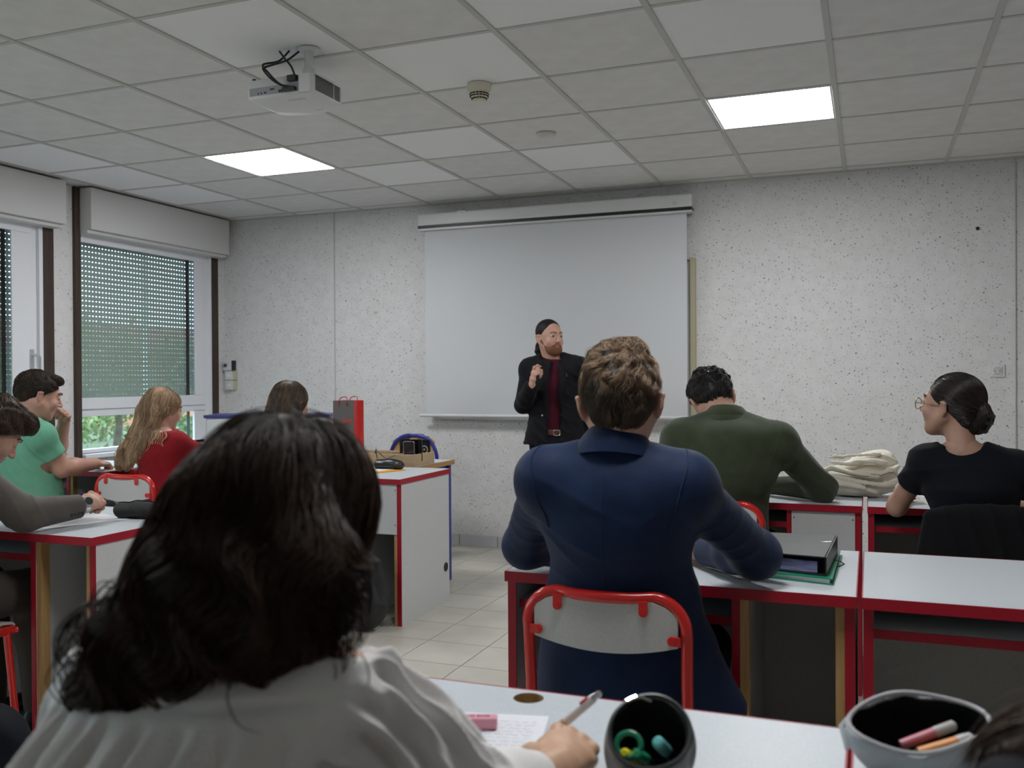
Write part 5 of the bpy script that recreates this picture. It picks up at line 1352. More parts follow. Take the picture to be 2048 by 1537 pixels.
# ---- 6. student in the grey blazer -------------------------------------
def grey_blazer():
    t = person('student in a grey blazer and steel watch bent over a sheet at the left edge', (-2.93, 2.2, 0))
    J = JJ(hip=(-2.95, 2.10, .56), waist=(-2.945, 2.13, .72), chest=(-2.94, 2.19, .88), neck=(-2.93, 2.27, 1.01), shL=(-3.11, 2.24, .955), shR=(-2.795, 2.215, .955),
           elL=(-3.17, 2.44, .815), wrL=(-2.97, 2.62, .80), elR=(-2.655, 2.315, .822), wrR=(-2.603, 2.515, .828))
    sit(J)
    R = rotm(-26, 40, 4)
    HF = head_field((-2.905, 2.385, 1.085), R, .97, neck=J['neck']+V3(0, 0, -.02), nr=.056)
    mk = mat('freckled_skin', (.46, .25, .18), .5, col2=(.52, .29, .21), nscale=60)
    _, tips = make_body(t, J, HF, {'R': dict(n=(.62, -.25, .70), f=(-.18, 1, .22), curls=[(42, 52, 30), (50, 60, 40), (62, 70, 45), (70, 75, 45)], thumb=(28, 20), s=1.0, thup=.7), 'L': dict(REST)}, mats=[mk, lipm], hf=.0026)
    br = mat('dark_brow_blazer', (.03, .018, .012), .7); eyes(HF, t, closed=1.2, brow=br)
    hm = hair_mat('tousled_dark_hair', (.010, .007, .006), (.13, .08, .055), .45)
    A, ho = short_hair(t, HF, hm, .008, 6000, (0, -.07, .09), None, 41, length=.05, r=.0009, lump=.006, wob=.7, lock=100, nape=-.05, cutf=.07)
    P = HF.P; T_ = Fld(); T_.ell(P(0, .042, .108), V3(.058, .050, .026), R, .02); T_.ell(P(0, .078, .095), V3(.044, .022, .018), R, .02); T_.surf(.004)
    q = strands(T_, 3500, lambda v: np.ones(len(v), bool), lambda p: np.tile(R @ V3(.1, 1, .0), (len(p), 1)), .06, .0008, 7, (.001, .012), 42, .45, 80, (0, 1), .6)
    V_, F_, tn = merge([(T_.V, T_.Q, np.full(len(T_.V), .1)), q]); link('fringe', npmesh('fringe', V_, F_, hm, tone=tn), ho)
    g = cloth('grey_wool', (.085, .074, .064), (.095, .083, .072), bump=.2, rough=.7, sheen=.2)
    K = Fld(); torso_prims(K, J, .016, w=1.02)
    for s in 'LR':
        a, b, c = J['sh'+s], J['el'+s], J['wr'+s]; K.ell(a, V3(.06, .062, .052), None, .03); K.cone(a, b, .062, .056, .03); K.cone(b, b+(c-b)*.9, .056, .042, .025)
    K.cut(J['neck']+V3(0, 0, .022), (0, .3, 1)); K.cut((0, 0, .46), (0, 0, -1))
    n = nrm(J['wrR']-J['elR']); e = J['elR']+(J['wrR']-J['elR'])*.93
    K.post.append(lambda X, Y, Z, D: np.where(((X-e[0])**2+(Y-e[1])**2+(Z-e[2])**2) < .006, np.maximum(D, (X-e[0])*n[0]+(Y-e[1])*n[1]+(Z-e[2])*n[2]), D))
    K.disp(wrink(nrm(J['elR']-J['shR'])+V3(0, .3, .3), 80, .010, (2.5, 2), 3, seed=2, mask=blob(J['elR']*.6+J['shR']*.4, .13))); K.disp(wrink((.3, 1, .5), 100, .008, (3, 2), 3, seed=4, mask=blob(J['elR'], .10)))
    jo = fobj('blazer', K, .0048, g, t)
    for k in range(4):
        c = K.project(np.array([e-n*(.012+.014*k)+V3(.045, -.01, -.022)]), .0025)[0]; MB().lathe(tuple(c), [(.001, .002), (.0055, .0015), (.0055, -.001), (.001, -.0015)], 12, 'x').build('cuff_button', M['brown'], jo, smooth=True)
    collar_band(jo, g, J['neck'], .064, .098, .055, -.002, drop=.03)
    # watch
    w = e+n*.014; u = nrm(np.cross(n, V3(0, 0, 1))); v = np.cross(u, n)
    if v[2] < 0: v = -v
    wt = thing('watch', None, None, tuple(w)); del_ = wt; wt.parent = t; wt.location = Vector(w)-t.location
    B = MB()
    for k in range(22):
        a = 2*PI*k/22; c = w+(u*math.cos(a)*.031+v*math.sin(a)*.027)*1.02; rr = nrm(u*math.cos(a)+v*math.sin(a)); tt = nrm(np.cross(n, rr))
        B.quadbox([Vector(c+rr*x*.0016+tt*y*.0041+n*z*.008) for x, y, z in ((-1, -1, -1), (1, -1, -1), (1, 1, -1), (-1, 1, -1), (-1, -1, 1), (1, -1, 1), (1, 1, 1), (-1, 1, 1))])
    B.build('bracelet', M['chrome'], wt, bevel=.0006)
    d = nrm(u*.8+v*.45); c = w+d*.033; MB().tube([c-d*.001, c+d*.006], .0165, 20).build('watch_case', M['chrome'], wt); MB().tube([c+d*.0062, c+d*.0068], .0140, 20).build('dial', M['black'], wt)
    TR = Fld(); leg_prims(TR, J, .016, w=1.0); TR.econe((-2.95, 2.12, .53), (-2.95, 2.12, .62), (.165, .12), (.15, .11), (1, 0, 0), .03); fobj('trousers', TR, .010, cloth('taupe_trousers', (.075, .062, .052)), t); shoes(J, t, M['black'])
    # ballpoint pen held between thumb and finger
    a, b = tips['R'][0][0], tips['R'][4][0]; mid = (a+b)*.5+V3(.0, .0, .004); tip = V3(mid[0]-.035, mid[1]+.03, ZT+.004); dr = nrm(mid-tip); end = tip+dr*.13
    pt = thing('pen', 'blue and white ballpoint pen in the hand of the grey blazer student', 'pen', tuple(tip))
    MB().tube([Vector(tip+dr*.012), Vector(tip+dr*.10)], .0042, 12).build('barrel', M['white'], pt, smooth=True); MB().tube([Vector(tip), Vector(tip+dr*.012)], [.0008, .004], 10).build('tip', M['chrome'], pt, smooth=True)
    MB().tube([Vector(tip+dr*.10), Vector(end)], [.0046, .0036], 12).build('clicker', M['blue'], pt, smooth=True)
grey_blazer()

# ---- long hair helper ---------------------------------------------------
def long_hair(par, prims, h, hm, n, length, r, seed, flow, disp=None, cuts=(), lift=(.001, .006), wob=.3, lock=50, tones=(0, 1), extra=None, base=.1, jit=.25, name='hair', op=None):
    A = Fld()
    for q in prims: getattr(A, q[0])(*q[1:])
    for d in (disp or []): A.disp(d)
    for c in cuts: A.cut(*c)
    A.surf(h); parts = [(A.V, A.Q, np.full(len(A.V), base))]
    parts.append(strands(A, n, lambda v: np.ones(len(v), bool), flow, length, r, 10, lift, seed, wob, lock, tones, jit))
    if extra is not None: parts.append(extra)
    V_, F_, tn = merge(parts); return A, link(name, npmesh(name, V_, F_, hm, tone=tn), par)
def wisps(P, rad, ton, K=24):
    """free curls given as control points"""
    out = []
    for q in P:
        c = bez([Vector(p) for p in q], 8); c = [c[int(round(i*(len(c)-1)/(K-1)))] for i in range(K)]; out.append([list(v) for v in c])
    A = np.array(out); return tubes(A, rad, np.full(len(A), ton))
# ---- 7. blonde in red ---------------------------------------------------
def blonde():
    t = person('student with long wavy blond hair and a red top at the front row', (-3.62, 3.98, 0))
    J = JJ(hip=(-3.60, 4.02, .56), waist=(-3.60, 4.02, .70), chest=(-3.61, 4.04, .86), neck=(-3.645, 4.06, 1.00), shL=(-3.78, 4.06, .94), shR=(-3.50, 4.02, .935),
           elL=(-3.95, 4.27, .80), wrL=(-3.74, 4.42, .79), elR=(-3.40, 4.25, .81), wrR=(-3.46, 4.46, .79))
    sit(J, dx=.085)
    R = rotm(-20, 12, 4)
    HF = head_field((-3.665, 4.105, 1.103), R, .92, neck=J['neck']+V3(0, 0, -.02), nr=.046)
    make_body(t, J, HF, {'R': dict(n=(0, 0, 1), curl=(35, 40, 50, 50), s=.88), 'L': dict(REST, s=.88)}, w=.86); eyes(HF, t, closed=.6, brow=M['brown'])
    hm = hair_mat('dark_blond_hair', (.12, .070, .038), (.68, .47, .29), .38, .4); P = HF.P
    c = HF.c
    pr = [('ell', P(0, -.022, .045), V3(.086, .107, .094)*.95, R, .02), ('ell', P(0, -.07, -.02), V3(.082, .06, .08), R, .04),
          ('econe', P(0, -.085, -.03), (-3.72, 3.96, .93), (.080, .045), (.088, .032), (1, -.3, 0), .04), ('econe', (-3.72, 3.96, .93), (-3.80, 3.95, .82), (.085, .030), (.055, .022), (1, -.3, 0), .03),
          ('ell', (-3.60, 3.99, .955), (.060, .03, .045), None, .03), ('cone', (-3.80, 3.97, .87), (-3.87, 3.99, .80), .045, .02, .03)]
    def fl(p):
        top = (p[:, 2] > 1.08)[:, None]
        out = np.stack([(p[:, 0]-c[0])*1.2, (p[:, 1]-c[1])*1.2-.02, -.12+0*p[:, 0]], 1)
        dn = np.stack([-.30+.35*np.sin(p[:, 2]*38+p[:, 0]*20), .0*p[:, 0], -1+0*p[:, 0]], 1)
        return np.where(top, out, dn*.2)
    face = [(lambda q: None)]
    A = Fld()
    for q in pr: getattr(A, q[0])(*q[1:])
    A.post.append(lambda X, Y, Z, D: np.maximum(D, (lambda q: np.where(q[2] > -.12, q[1]-.064+.55*np.maximum(0, .06-q[2])-.3*np.maximum(0, q[2]-.09), -1))([(R[0, i]*(X-c[0])+R[1, i]*(Y-c[1])+R[2, i]*(Z-c[2])) for i in range(3)])))
    A.disp(wrink((1, .3, .1), 150, .006, (1.5, 1), 2, seed=4)); A.surf(.0045)
    st = strands(A, 7000, lambda v: np.ones(len(v), bool), fl, .13, .0010, 12, (.0005, .006), 51, .12, 45, (0, 1), .12)
    rs = np.random.RandomState(3); W_ = []
    for k in range(40):
        x = -3.86+.22*rs.rand(); z0 = .95; a = rs.uniform(.01, .02)
        W_.append([(x+.04, 3.935, z0), (x+.02+a, 3.93, z0-.04), (x-a*.3, 3.93, z0-.08), (x-.01+a, 3.94, z0-.12), (x-.03, 3.95, z0-.15-.03*rs.rand())])
    for k in range(25):
        x = -3.62+.10*rs.rand(); z0 = 1.0; a = rs.uniform(.01, .025)
        W_.append([(x, 3.96, z0), (x+a, 3.945, z0-.03), (x-a*.4, 3.94, z0-.06), (x+a*.5, 3.945, z0-.09-.03*rs.rand())])
    V_, F_, tn = merge([(A.V, A.Q, np.full(len(A.V), .25)), st, wisps(W_, .0016, .8)]); link('hair', npmesh('hair', V_, F_, hm, tone=tn), t)
    g = cloth('red_jersey', (.23, .010, .014), (.26, .012, .018), bump=.15)
    K = Fld(); torso_prims(K, J, .010, w=.90)
    for s in 'LR':
        a, b, cc = J['sh'+s], J['el'+s], J['wr'+s]; K.ell(a, V3(.050, .052, .046), None, .03); K.cone(a, b, .052, .044, .02); K.cone(b, b+(cc-b)*.6, .044, .038, .02)
    K.cut(J['neck']+V3(0, 0, .0), (0, -.1, 1)); K.cut((0, 0, .46), (0, 0, -1)); K.disp(wrink((.5, .3, 1), 85, .007, (2, 1.5), 3, seed=3)); fobj('top', K, .0055, g, t)
    TR = Fld(); leg_prims(TR, J, .010, w=.9); TR.econe((-3.6, 4.02, .53), (-3.6, 4.02, .62), (.155, .12), (.14, .10), (1, 0, 0), .03); fobj('trousers', TR, .012, M['blackm'], t); shoes(J, t, M['black'])
blonde()
# ---- 8. brown haired student at the aisle desk ---------------------------
def brown_girl():
    t = person('student with straight brown hair behind the white blouse student, only her crown showing', (-2.83, 4.0, 0))
    J = JJ(hip=(-2.83, 4.02, .56), chest=(-2.83, 4.04, .88), neck=(-2.82, 4.06, 1.03), shL=(-2.98, 4.05, .97), shR=(-2.67, 4.05, .965),
           elL=(-3.04, 4.27, .80), wrL=(-2.90, 4.42, .79), elR=(-2.60, 4.27, .80), wrR=(-2.72, 4.42, .79))
    sit(J, dx=.085)
    R = rotm(-8, 8, 0); HF = head_field((-2.822, 4.095, 1.133), R, .92, neck=J['neck']+V3(0, 0, -.02), nr=.046)
    make_body(t, J, HF, {'R': dict(REST, s=.88), 'L': dict(REST, s=.88)}, w=.86); eyes(HF, t, brow=M['brown'])
    hm = hair_mat('straight_brown_hair', (.025, .016, .010), (.17, .115, .075), .38); c = HF.c; P = HF.P
    A = Fld(); A.ell(P(0, -.022, .045), V3(.089, .107, .094)*.95, R, .02); A.ell(P(0, -.05, -.03), V3(.088, .07, .09), R, .04); A.econe(P(0, -.07, -.05), (-2.82, 3.965, .88), (.088, .045), (.085, .03), (1, 0, 0), .04)
    A.post.append(lambda X, Y, Z, D: np.maximum(D, (lambda q: np.where(q[2] > -.12, q[1]-.064+.45*np.maximum(0, .06-q[2])-.3*np.maximum(0, q[2]-.09), -1))([(R[0, i]*(X-c[0])+R[1, i]*(Y-c[1])+R[2, i]*(Z-c[2])) for i in range(3)])))
    A.disp(wrink((1, 0, 0), 160, .003, (.6, .4), 2, seed=4)); A.surf(.0045)
    def fl(p):
        top = (p[:, 2] > 1.16)[:, None]; return np.where(top, np.stack([(p[:, 0]-c[0])*1.3, (p[:, 1]-c[1]-.01)*1.0, -.04+0*p[:, 0]], 1), np.stack([0*p[:, 0]+.02, 0*p[:, 0], -1+0*p[:, 0]], 1))
    st = strands(A, 5000, lambda v: v[:, 2] > 1.0, fl, .12, .0010, 9, (.0003, .003), 61, .04, 60, (0, 1), .08)
    V_, F_, tn = merge([(A.V, A.Q, np.full(len(A.V), .15)), st]); link('hair', npmesh('hair', V_, F_, hm, tone=tn), t)
    K = Fld(); torso_prims(K, J, .010, w=.90)
    for s in 'LR': K.ell(J['sh'+s], V3(.050, .052, .046), None, .03); K.cone(J['sh'+s], J['el'+s], .052, .044, .02); K.cone(J['el'+s], J['el'+s]*.2+J['wr'+s]*.8, .044, .036, .02)
    K.cut(J['neck'], (0, -.1, 1)); K.cut((0, 0, .46), (0, 0, -1)); fobj('jumper', K, .009, M['blackm'], t)
    TR = Fld(); leg_prims(TR, J, .010, w=.9); fobj('trousers', TR, .012, M['blackm'], t); shoes(J, t, M['black'])
brown_girl()
# ---- 9. student in the white blouse ---------------------------------------
def blouse():
    t = person('student nearest to us with long curly dark hair and a white gauze blouse, writing', (-.64, .7, 0))
    J = JJ(hip=(-.62, .62, .56), waist=(-.62, .64, .70), chest=(-.62, .69, .845), neck=(-.605, .765, 1.005), shL=(-.732, .755, .950), shR=(-.500, .772, .972),
           elL=(-.83, .92, .80), wrL=(-.68, 1.10, .785), elR=(-.405, .905, .805), wrR=(-.362, 1.085, .790))
    sit(J, dx=.085)
    R = rotm(8, 26, 2)
    HF = head_field((-.597, .850, 1.092), R, .95, neck=J['neck']+V3(0, 0, -.02), nr=.048)
    mk = mat('golden_skin', (.58, .34, .22), .45, col2=(.62, .38, .25), nscale=30)
    _, tips = make_body(t, J, HF, {'R': dict(n=(.35, -.35, .9), f=(.02, 1, .12), curls=[(38, 62, 30), (46, 66, 40), (55, 70, 45), (60, 72, 45)], thumb=(30, 25), s=.90, thup=.6), 'L': dict(REST, s=.88)}, w=.86, mats=[mk, lipm], hf=.0024)
    eyes(HF, t, closed=.8, brow=M['brown'])
    hm = hair_mat('curly_dark_hair', (.006, .0038, .003), (.062, .033, .019), .45, .22); c = HF.c; P = HF.P
    A = Fld()
    A.ell(P(0, -.024, .040), V3(.091, .108, .094), R, .02); A.ell((-.590, .770, 1.09), (.100, .062, .085), None, .05); A.ell((-.580, .745, 1.060), (.100, .050, .055), None, .04)
    A.ell((-.507, .765, 1.075), (.048, .050, .048), None, .03); A.ell((-.590, .72, 1.050), (.078, .042, .060), None, .04); A.ell((-.645, .700, 1.005), (.062, .038, .052), None, .03); A.ell((-.672, .692, .970), (.044, .030, .030), None, .03); A.ell((-.56, .715, 1.040), (.07, .035, .030), None, .03)
    A.post.append(lambda X, Y, Z, D: np.maximum(D, (lambda q: np.where(q[2] > -.12, q[1]-.066+.45*np.maximum(0, .06-q[2])-.3*np.maximum(0, q[2]-.09), -1))([(R[0, i]*(X-c[0])+R[1, i]*(Y-c[1])+R[2, i]*(Z-c[2])) for i in range(3)])))
    lowm = lambda X, Y, Z: np.clip((1.12-Z)/.1, .12, 1)
    A.disp(wrink((1, .2, .6), 120, .010, (2.5, 2), 2, seed=4, mask=lowm)); A.disp(wrink((.3, .2, 1), 95, .010, (3, 2), 2, seed=9, mask=lowm)); A.surf(.0042)
    def fl(p):
        u = np.clip((1.17-p[:, 2])/.08, 0, 1)[:, None]
        out = np.stack([(p[:, 0]-c[0])*1.3, (p[:, 1]-c[1])*1.2-.01, -.03+0*p[:, 0]], 1)
        dn = np.stack([-.35+.95*np.sin(p[:, 2]*75+p[:, 0]*45), .4*np.cos(p[:, 0]*70), -1+.5*np.sin(p[:, 0]*80)], 1)*.12
        return out*(1-u)+dn*u
    st = strands(A, 9000, lambda v: np.ones(len(v), bool), fl, .11, .00075, 12, (.0005, .009), 71, .12, 45, (0, 1), .15)
    rs = np.random.RandomState(5); W_ = []
    for (x, y, z), d, n_, L in (((-.690, .69, 1.01), -1, 45, .055), ((-.68, .68, .965), -.6, 50, .045), ((-.60, .68, 1.0), -.3, 30, .04), ((-.470, .755, 1.065), .8, 60, .035), ((-.66, .70, 1.06), -1, 30, .06), ((-.475, .75, 1.035), .6, 50, .032)):
        for k in range(n_):
            p = V3(x, y, z)+rs.normal(0, 1, 3)*V3(.016, .008, .016); a = rs.uniform(.3, 1)*L; q = rs.uniform(-.3, .3)
            W_.append([p, p+V3(d*a*.55, -.004, -a*(.2+q)), p+V3(d*a*.75, -.006, -a*(.65+q)), p+V3(d*a*.35, -.004, -a*(1.05+q)), p+V3(d*a*.02, 0, -a*(.85+q)), p+V3(d*a*.15, .002, -a*(.55+q))])
    # a few single curls on the blouse
    for k in range(14):
        e = rs.normal(0, .0018, 3); W_.append([V3(-.675, .665, .965)+e, V3(-.678, .66, .942)+e*1.5, V3(-.664, .655, .928)+e, V3(-.648, .655, .936)+e*2])
        W_.append([V3(-.61, .665, .995)+e, V3(-.585, .66, .985)+e*2, V3(-.555, .665, .997)+e, V3(-.535, .675, 1.02)+e])
        W_.append([V3(-.69, .71, 1.055)+e*2, V3(-.728, .70, 1.045)+e, V3(-.745, .69, 1.018)+e*2, V3(-.735, .68, .995)+e, V3(-.712, .68, .998)+e*2])
    for k in range(3): W_.append([V3(-.525, .69, 1.02)+V3(.003*k, 0, 0), V3(-.53, .67, .995), V3(-.515, .665, .970), V3(-.492, .67, .962)])
    V_, F_, tn = merge([(A.V, A.Q, np.full(len(A.V), .08)), st, wisps(W_, .0009, .35)]); link('hair', npmesh('hair', V_, F_, hm, tone=tn), t)
    g = cloth('white_gauze', (.80, .77, .75), (.84, .82, .80), bump=.5, bscale=420, nscale=8, rough=.95)
    b_ = g.node_tree.nodes['Principled BSDF']
    sd = nrm(J['shR']-J['shL']); fw = np.cross(V3(0, 0, 1), sd)
    K = Fld(); torso_prims(K, J, .012, w=.90)
    K.econe((-.62, .61, .50), (-.62, .67, .82), (.195, .135), (.160, .108), sd, .05)
    for s in 'LR':
        a, b, cc = J['sh'+s], J['el'+s], J['wr'+s]; m = a+(b-a)*.5
        K.ell(a+(b-a)*.15, V3(.052, .054, .046), None, .02); K.cone(a, m, .050, .062, .02); K.cone(m, b, .062, .062, .02); K.cone(b, b+(cc-b)*.45, .062, .043, .02); K.cone(b+(cc-b)*.45, b+(cc-b)*.66, .045, .034, .015)
    K.cut(J['neck']+V3(0, 0, .0), (0, .25, 1)); K.cut((0, 0, .47), (0, 0, -1))
    def pleats(X, Y, Z):     # gathers below the yoke seam
        u = X*sd[0]+Y*sd[1]; m = np.clip((.966-Z)/.03, 0, 1)*np.exp(-np.clip(.966-Z, 0, 1)*1.6)*np.exp(-((X+.62)/.17)**4)
        return m*.0095*(np.sin(u*190+3*np.sin(Z*9+u*12))+.5*np.sin(u*310+2*np.sin(Z*13)))
    K.disp(pleats); K.disp(lambda X, Y, Z: -.006*np.exp(-((Z-.970-.05*(X+.65))/.0045)**2)*np.exp(-((X+.66)/.2)**4))
    for s in 'LR':            # gathers running down the sleeves
        a, b = J['sh'+s], J['el'+s]; ax = nrm(b-a); e1 = nrm(np.cross(ax, V3(0, 0, 1))); e2 = np.cross(ax, e1)
        def slv(X, Y, Z, a=a, ax=ax, e1=e1, e2=e2):
            x, y, z = X-a[0], Y-a[1], Z-a[2]; tt = x*ax[0]+y*ax[1]+z*ax[2]; th = np.arctan2(x*e2[0]+y*e2[1]+z*e2[2], x*e1[0]+y*e1[1]+z*e1[2]); rr = np.sqrt(np.maximum(x*x+y*y+z*z-tt*tt, 0))
            return .0082*np.clip((tt+.005)/.03, 0, 1)*np.clip((.11-rr)/.03, 0, 1)*(np.sin(th*13+2.2*np.sin(tt*28))+.5*np.sin(th*21+2*np.sin(tt*20+1)))*np.clip((.24-tt)/.05, 0, 1)
        K.disp(slv)
        q = 1 if s == 'R' else -1
        K.cone(a+V3(q*-.012, .04, .052), a+V3(q*-.010, -.045, .045), .007, .007, .006); K.cone(a+V3(q*-.010, -.045, .045), a+V3(q*-.030, -.075, -.02), .007, .006, .006)
    jo = fobj('blouse', K, .0036, g, t)
    TR = Fld(); leg_prims(TR, J, .012, w=.9); fobj('trousers', TR, .012, cloth('denim', (.03, .05, .10)), t); shoes(J, t, M['black'])
    # four colour ballpoint pen in her hand
    a, b = tips['R'][0][0], tips['R'][4][0]; mid = (a+b)*.5; tip = V3(mid[0]-.020, mid[1]+.012, ZT+.003)
    end = V3(-.338, 1.185, .850); dr = nrm(end-tip); L = np.linalg.norm(end-tip)
    pt = thing('pen', 'white four colour pen with a wooden grip held by the white blouse student', 'pen', tuple(tip))
    def seg(t0, t1, r0, r1, n_, m_, nm): MB().tube([Vector(tip+dr*t0), Vector(tip+dr*t1)], [r0, r1], 16).build(nm, m_, pt, smooth=True)
    seg(0, .012, .0008, .0035, 1, M['chrome'], 'tip'); seg(.0121, L*.55, .004, .0062, 1, M['pinebox'], 'grip'); seg(L*.551, L*.60, .0064, .0066, 1, M['white'], 'collar_ring')
    seg(L*.601, L*.93, .0066, .0060, 1, M['white'], 'barrel'); seg(L*.931, L, .0058, .0032, 1, M['chrome'], 'cap')
    sdv = nrm(np.cross(dr, V3(0, 1, 0))); c = tip+dr*L*.80+sdv*.0058-V3(0, .004, 0)
    MB().tube([Vector(c), Vector(c+dr*L*.10)], .0018, 8).build('red_slider', M['redtube'], pt, smooth=True)
    MB().tube([Vector(end), Vector(end+dr*.004)], [.0045, .003], 12).build('knob', M['chrome'], pt, smooth=True)
blouse()
# ---- 10. student at the bottom right corner ---------------------------------
def corner():
    t = person('student at the bottom right corner, only dark brown hair and a black sleeve in view', (.30, .74, 0))
    J = JJ(hip=(.27, .66, .56), waist=(.27, .67, .70), chest=(.265, .70, .85), neck=(.26, .755, 1.0), shL=(.125, .775, .925), shR=(.415, .74, .95),
           elL=(.120, .945, .81), wrL=(.20, 1.12, .79), elR=(.56, .92, .80), wrR=(.42, 1.10, .785))
    sit(J, dx=.085)
    R = rotm(10, 30, 0); HF = head_field((.245, .85, 1.09), R, .93, neck=J['neck']+V3(0, 0, -.02), nr=.047)
    make_body(t, J, HF, {'R': dict(REST, s=.88), 'L': dict(REST, s=.88)}, w=.86); eyes(HF, t, brow=M['brown'])
    hm = hair_mat('brown_loose_hair', (.018, .010, .006), (.10, .055, .03), .4); c = HF.c; P = HF.P
    A = Fld(); A.ell(P(0, -.022, .045), V3(.088, .107, .094)*.95, R, .02); A.ell((.25, .77, 1.03), (.10, .06, .09), None, .04); A.ell((.165, .80, .985), (.06, .04, .05), None, .04); A.ell((.120, .825, .965), (.034, .03, .028), None, .03)
    A.post.append(lambda X, Y, Z, D: np.maximum(D, (lambda q: np.where(q[2] > -.10, q[1]-.064+.45*np.maximum(0, .06-q[2])-.3*np.maximum(0, q[2]-.09), -1))([(R[0, i]*(X-c[0])+R[1, i]*(Y-c[1])+R[2, i]*(Z-c[2])) for i in range(3)])))
    A.disp(wrink((1, .3, .3), 120, .006, (2, 1.5), 2, seed=4)); A.surf(.005)
    st = strands(A, 4000, lambda v: np.ones(len(v), bool), lambda p: np.stack([-.5+.3*np.sin(p[:, 2]*60), .1+0*p[:, 0], -1+0*p[:, 0]], 1), .10, .0008, 10, (.0005, .008), 81, .12, 45)
    rs = np.random.RandomState(9); W_ = []
    for k in range(70):
        e = rs.normal(0, .008, 3); W_.append([V3(.15, .82, 1.01)+e, V3(.12, .835, .995)+e, V3(.098, .85, .978)+e*.7, V3(.086, .86, .960)+e*.6, V3(.080, .87, .935)+e])
    V_, F_, tn = merge([(A.V, A.Q, np.full(len(A.V), .1)), st, wisps(W_, .0009, .5)]); link('hair', npmesh('hair', V_, F_, hm, tone=tn), t)
    K = Fld(); torso_prims(K, J, .012, w=.92)
    for s in 'LR': K.ell(J['sh'+s], V3(.054, .055, .048), None, .03); K.cone(J['sh'+s], J['el'+s], .056, .046, .02); K.cone(J['el'+s], J['el'+s]*.1+J['wr'+s]*.9, .046, .036, .02)
    K.cut(J['neck'], (0, -.1, 1)); K.cut((0, 0, .46), (0, 0, -1)); K.disp(wrink((.3, .2, 1), 90, .006, seed=2)); fobj('jumper', K, .0065, M['blackm'], t)
    TR = Fld(); leg_prims(TR, J, .010, w=.9); fobj('trousers', TR, .012, M['blackm'], t); shoes(J, t, M['black'])
corner()
# ================================================================= SOFT THINGS
def ones(v): return np.ones(len(v), bool)
# canvas tote bag folded on the front desks
t = thing('tote_bag', 'crumpled cream canvas tote bag lying across the front desks', 'bag', (-.04, 4.25, ZT))
cm = mat('cream_canvas', (.72, .67, .55), .9, col2=(.77, .725, .62), nscale=25, bump=.3, bscale=700, spec=.1)
F = Fld(); c0 = V3(-.045, 4.24, ZT)
F.ell(c0+V3(-.01, 0, .040), (.150, .10, .040), None, .01); F.ell(c0+V3(.005, .01, .085), (.150, .095, .040), rotm(0, 0, -6), .012)
F.ell(c0+V3(.015, .015, .125), (.140, .085, .040), rotm(0, 0, -12), .012); F.ell(c0+V3(.055, .02, .160), (.085, .075, .035), rotm(0, 0, -10), .02)
for P_, rr in (([(-.16, -.085, .098), (-.10, -.10, .112), (-.03, -.10, .098), (.05, -.095, .088), (.12, -.08, .108), (.155, -.05, .125)], .007),
               ([(-.15, -.075, .072), (-.09, -.10, .078), (.0, -.105, .062), (.10, -.095, .050), (.15, -.07, .066)], .007),
               ([(-.11, -.08, .138), (-.03, -.09, .133), (.04, -.085, .150), (.11, -.075, .142)], .006),
               ([(-.13, -.085, .030), (-.06, -.102, .052), (.02, -.10, .036)], .006), ([(-.12, -.06, .155), (-.02, -.07, .168), (.08, -.06, .172)], .004)):
    q = bez([Vector(c0+V3(*p)) for p in P_], 4); F.path([V3(*p) for p in q], [rr]*len(q), .008, None, -1)
    q2 = [V3(*p)+V3(0, -.004, .012) for p in q]; F.path(q2, [rr*1.1]*len(q2), .010)
F.disp(wrink((.35, .2, 1), 110, .007, (2.2, 1.6), 2, seed=6)); F.cut((0, 0, ZT+.002), (0, 0, -1))
tb = fobj('bag_body', F, .0042, cm, t)
MB().tube(bez([c0+V3(.13, -.06, .055), c0+V3(.155, -.085, .030), c0+V3(.175, -.09, .012), c0+V3(.21, -.06, .006), c0+V3(.235, -.03, .006)], 5), .006, 8, flat=.35).build('strap', cm, t, smooth=True)
MB().tube(surfline(F, [c0+V3(-.165, -.06, .105), c0+V3(-.10, -.10, .122), c0+V3(-.02, -.11, .104), c0+V3(.06, -.10, .100), c0+V3(.13, -.08, .122), c0+V3(.158, -.04, .115)], .0005), .0012, 5).build('dark_piping', M['black'], t)
# black glasses case on the aisle desk
def pouch(label, cat, c, L, r, rz, m, seed, strap=True):
    t = thing('pencil_case', label, cat, (c[0], c[1], ZT)); d = V3(math.cos(rz), math.sin(rz), 0); n = V3(-d[1], d[0], 0); c = V3(c[0], c[1], ZT)
    F = Fld(); a = c-d*L/2+V3(0, 0, r*.8); b = c+d*L/2+V3(0, 0, r*.75)
    F.econe(a, b, (r*1.15, r*.82), (r*1.05, r*.72), n, .01); F.ell(c+V3(0, 0, r*1.2)+d*.01, (L*.3, r*.9, r*.5), rotm(math.degrees(rz)), .02)
    F.disp(wrink(nrm(d+V3(0, 0, .6)), 90, .006, (2, 1.5), 2, seed=seed)); F.cut((0, 0, ZT+.0015), (0, 0, -1)); fobj('case_body', F, .0038, m, t)
    z = surfline(F, [a+V3(0, 0, r)-d*r*.6, c+V3(0, 0, r*2)-n*.004, b+V3(0, 0, r)+d*r*.6], .001)
    MB().tube(z, .0022, 6).build('zipper', M['blackm'], t, smooth=True)
    if strap: MB().tube(bez([Vector(a+V3(0, 0, r)-d*r*.3), Vector(a+V3(0, 0, r*2.2)-d*.012), Vector(c+V3(0, 0, r*1.9)-d*.02), Vector(c+V3(0, 0, r*2.35)+d*.03), Vector(b+V3(0, 0, r*1.6)-d*.005)], 6), .004, 8, flat=.5).build('wrist_strap', m, t, smooth=True)
    return t
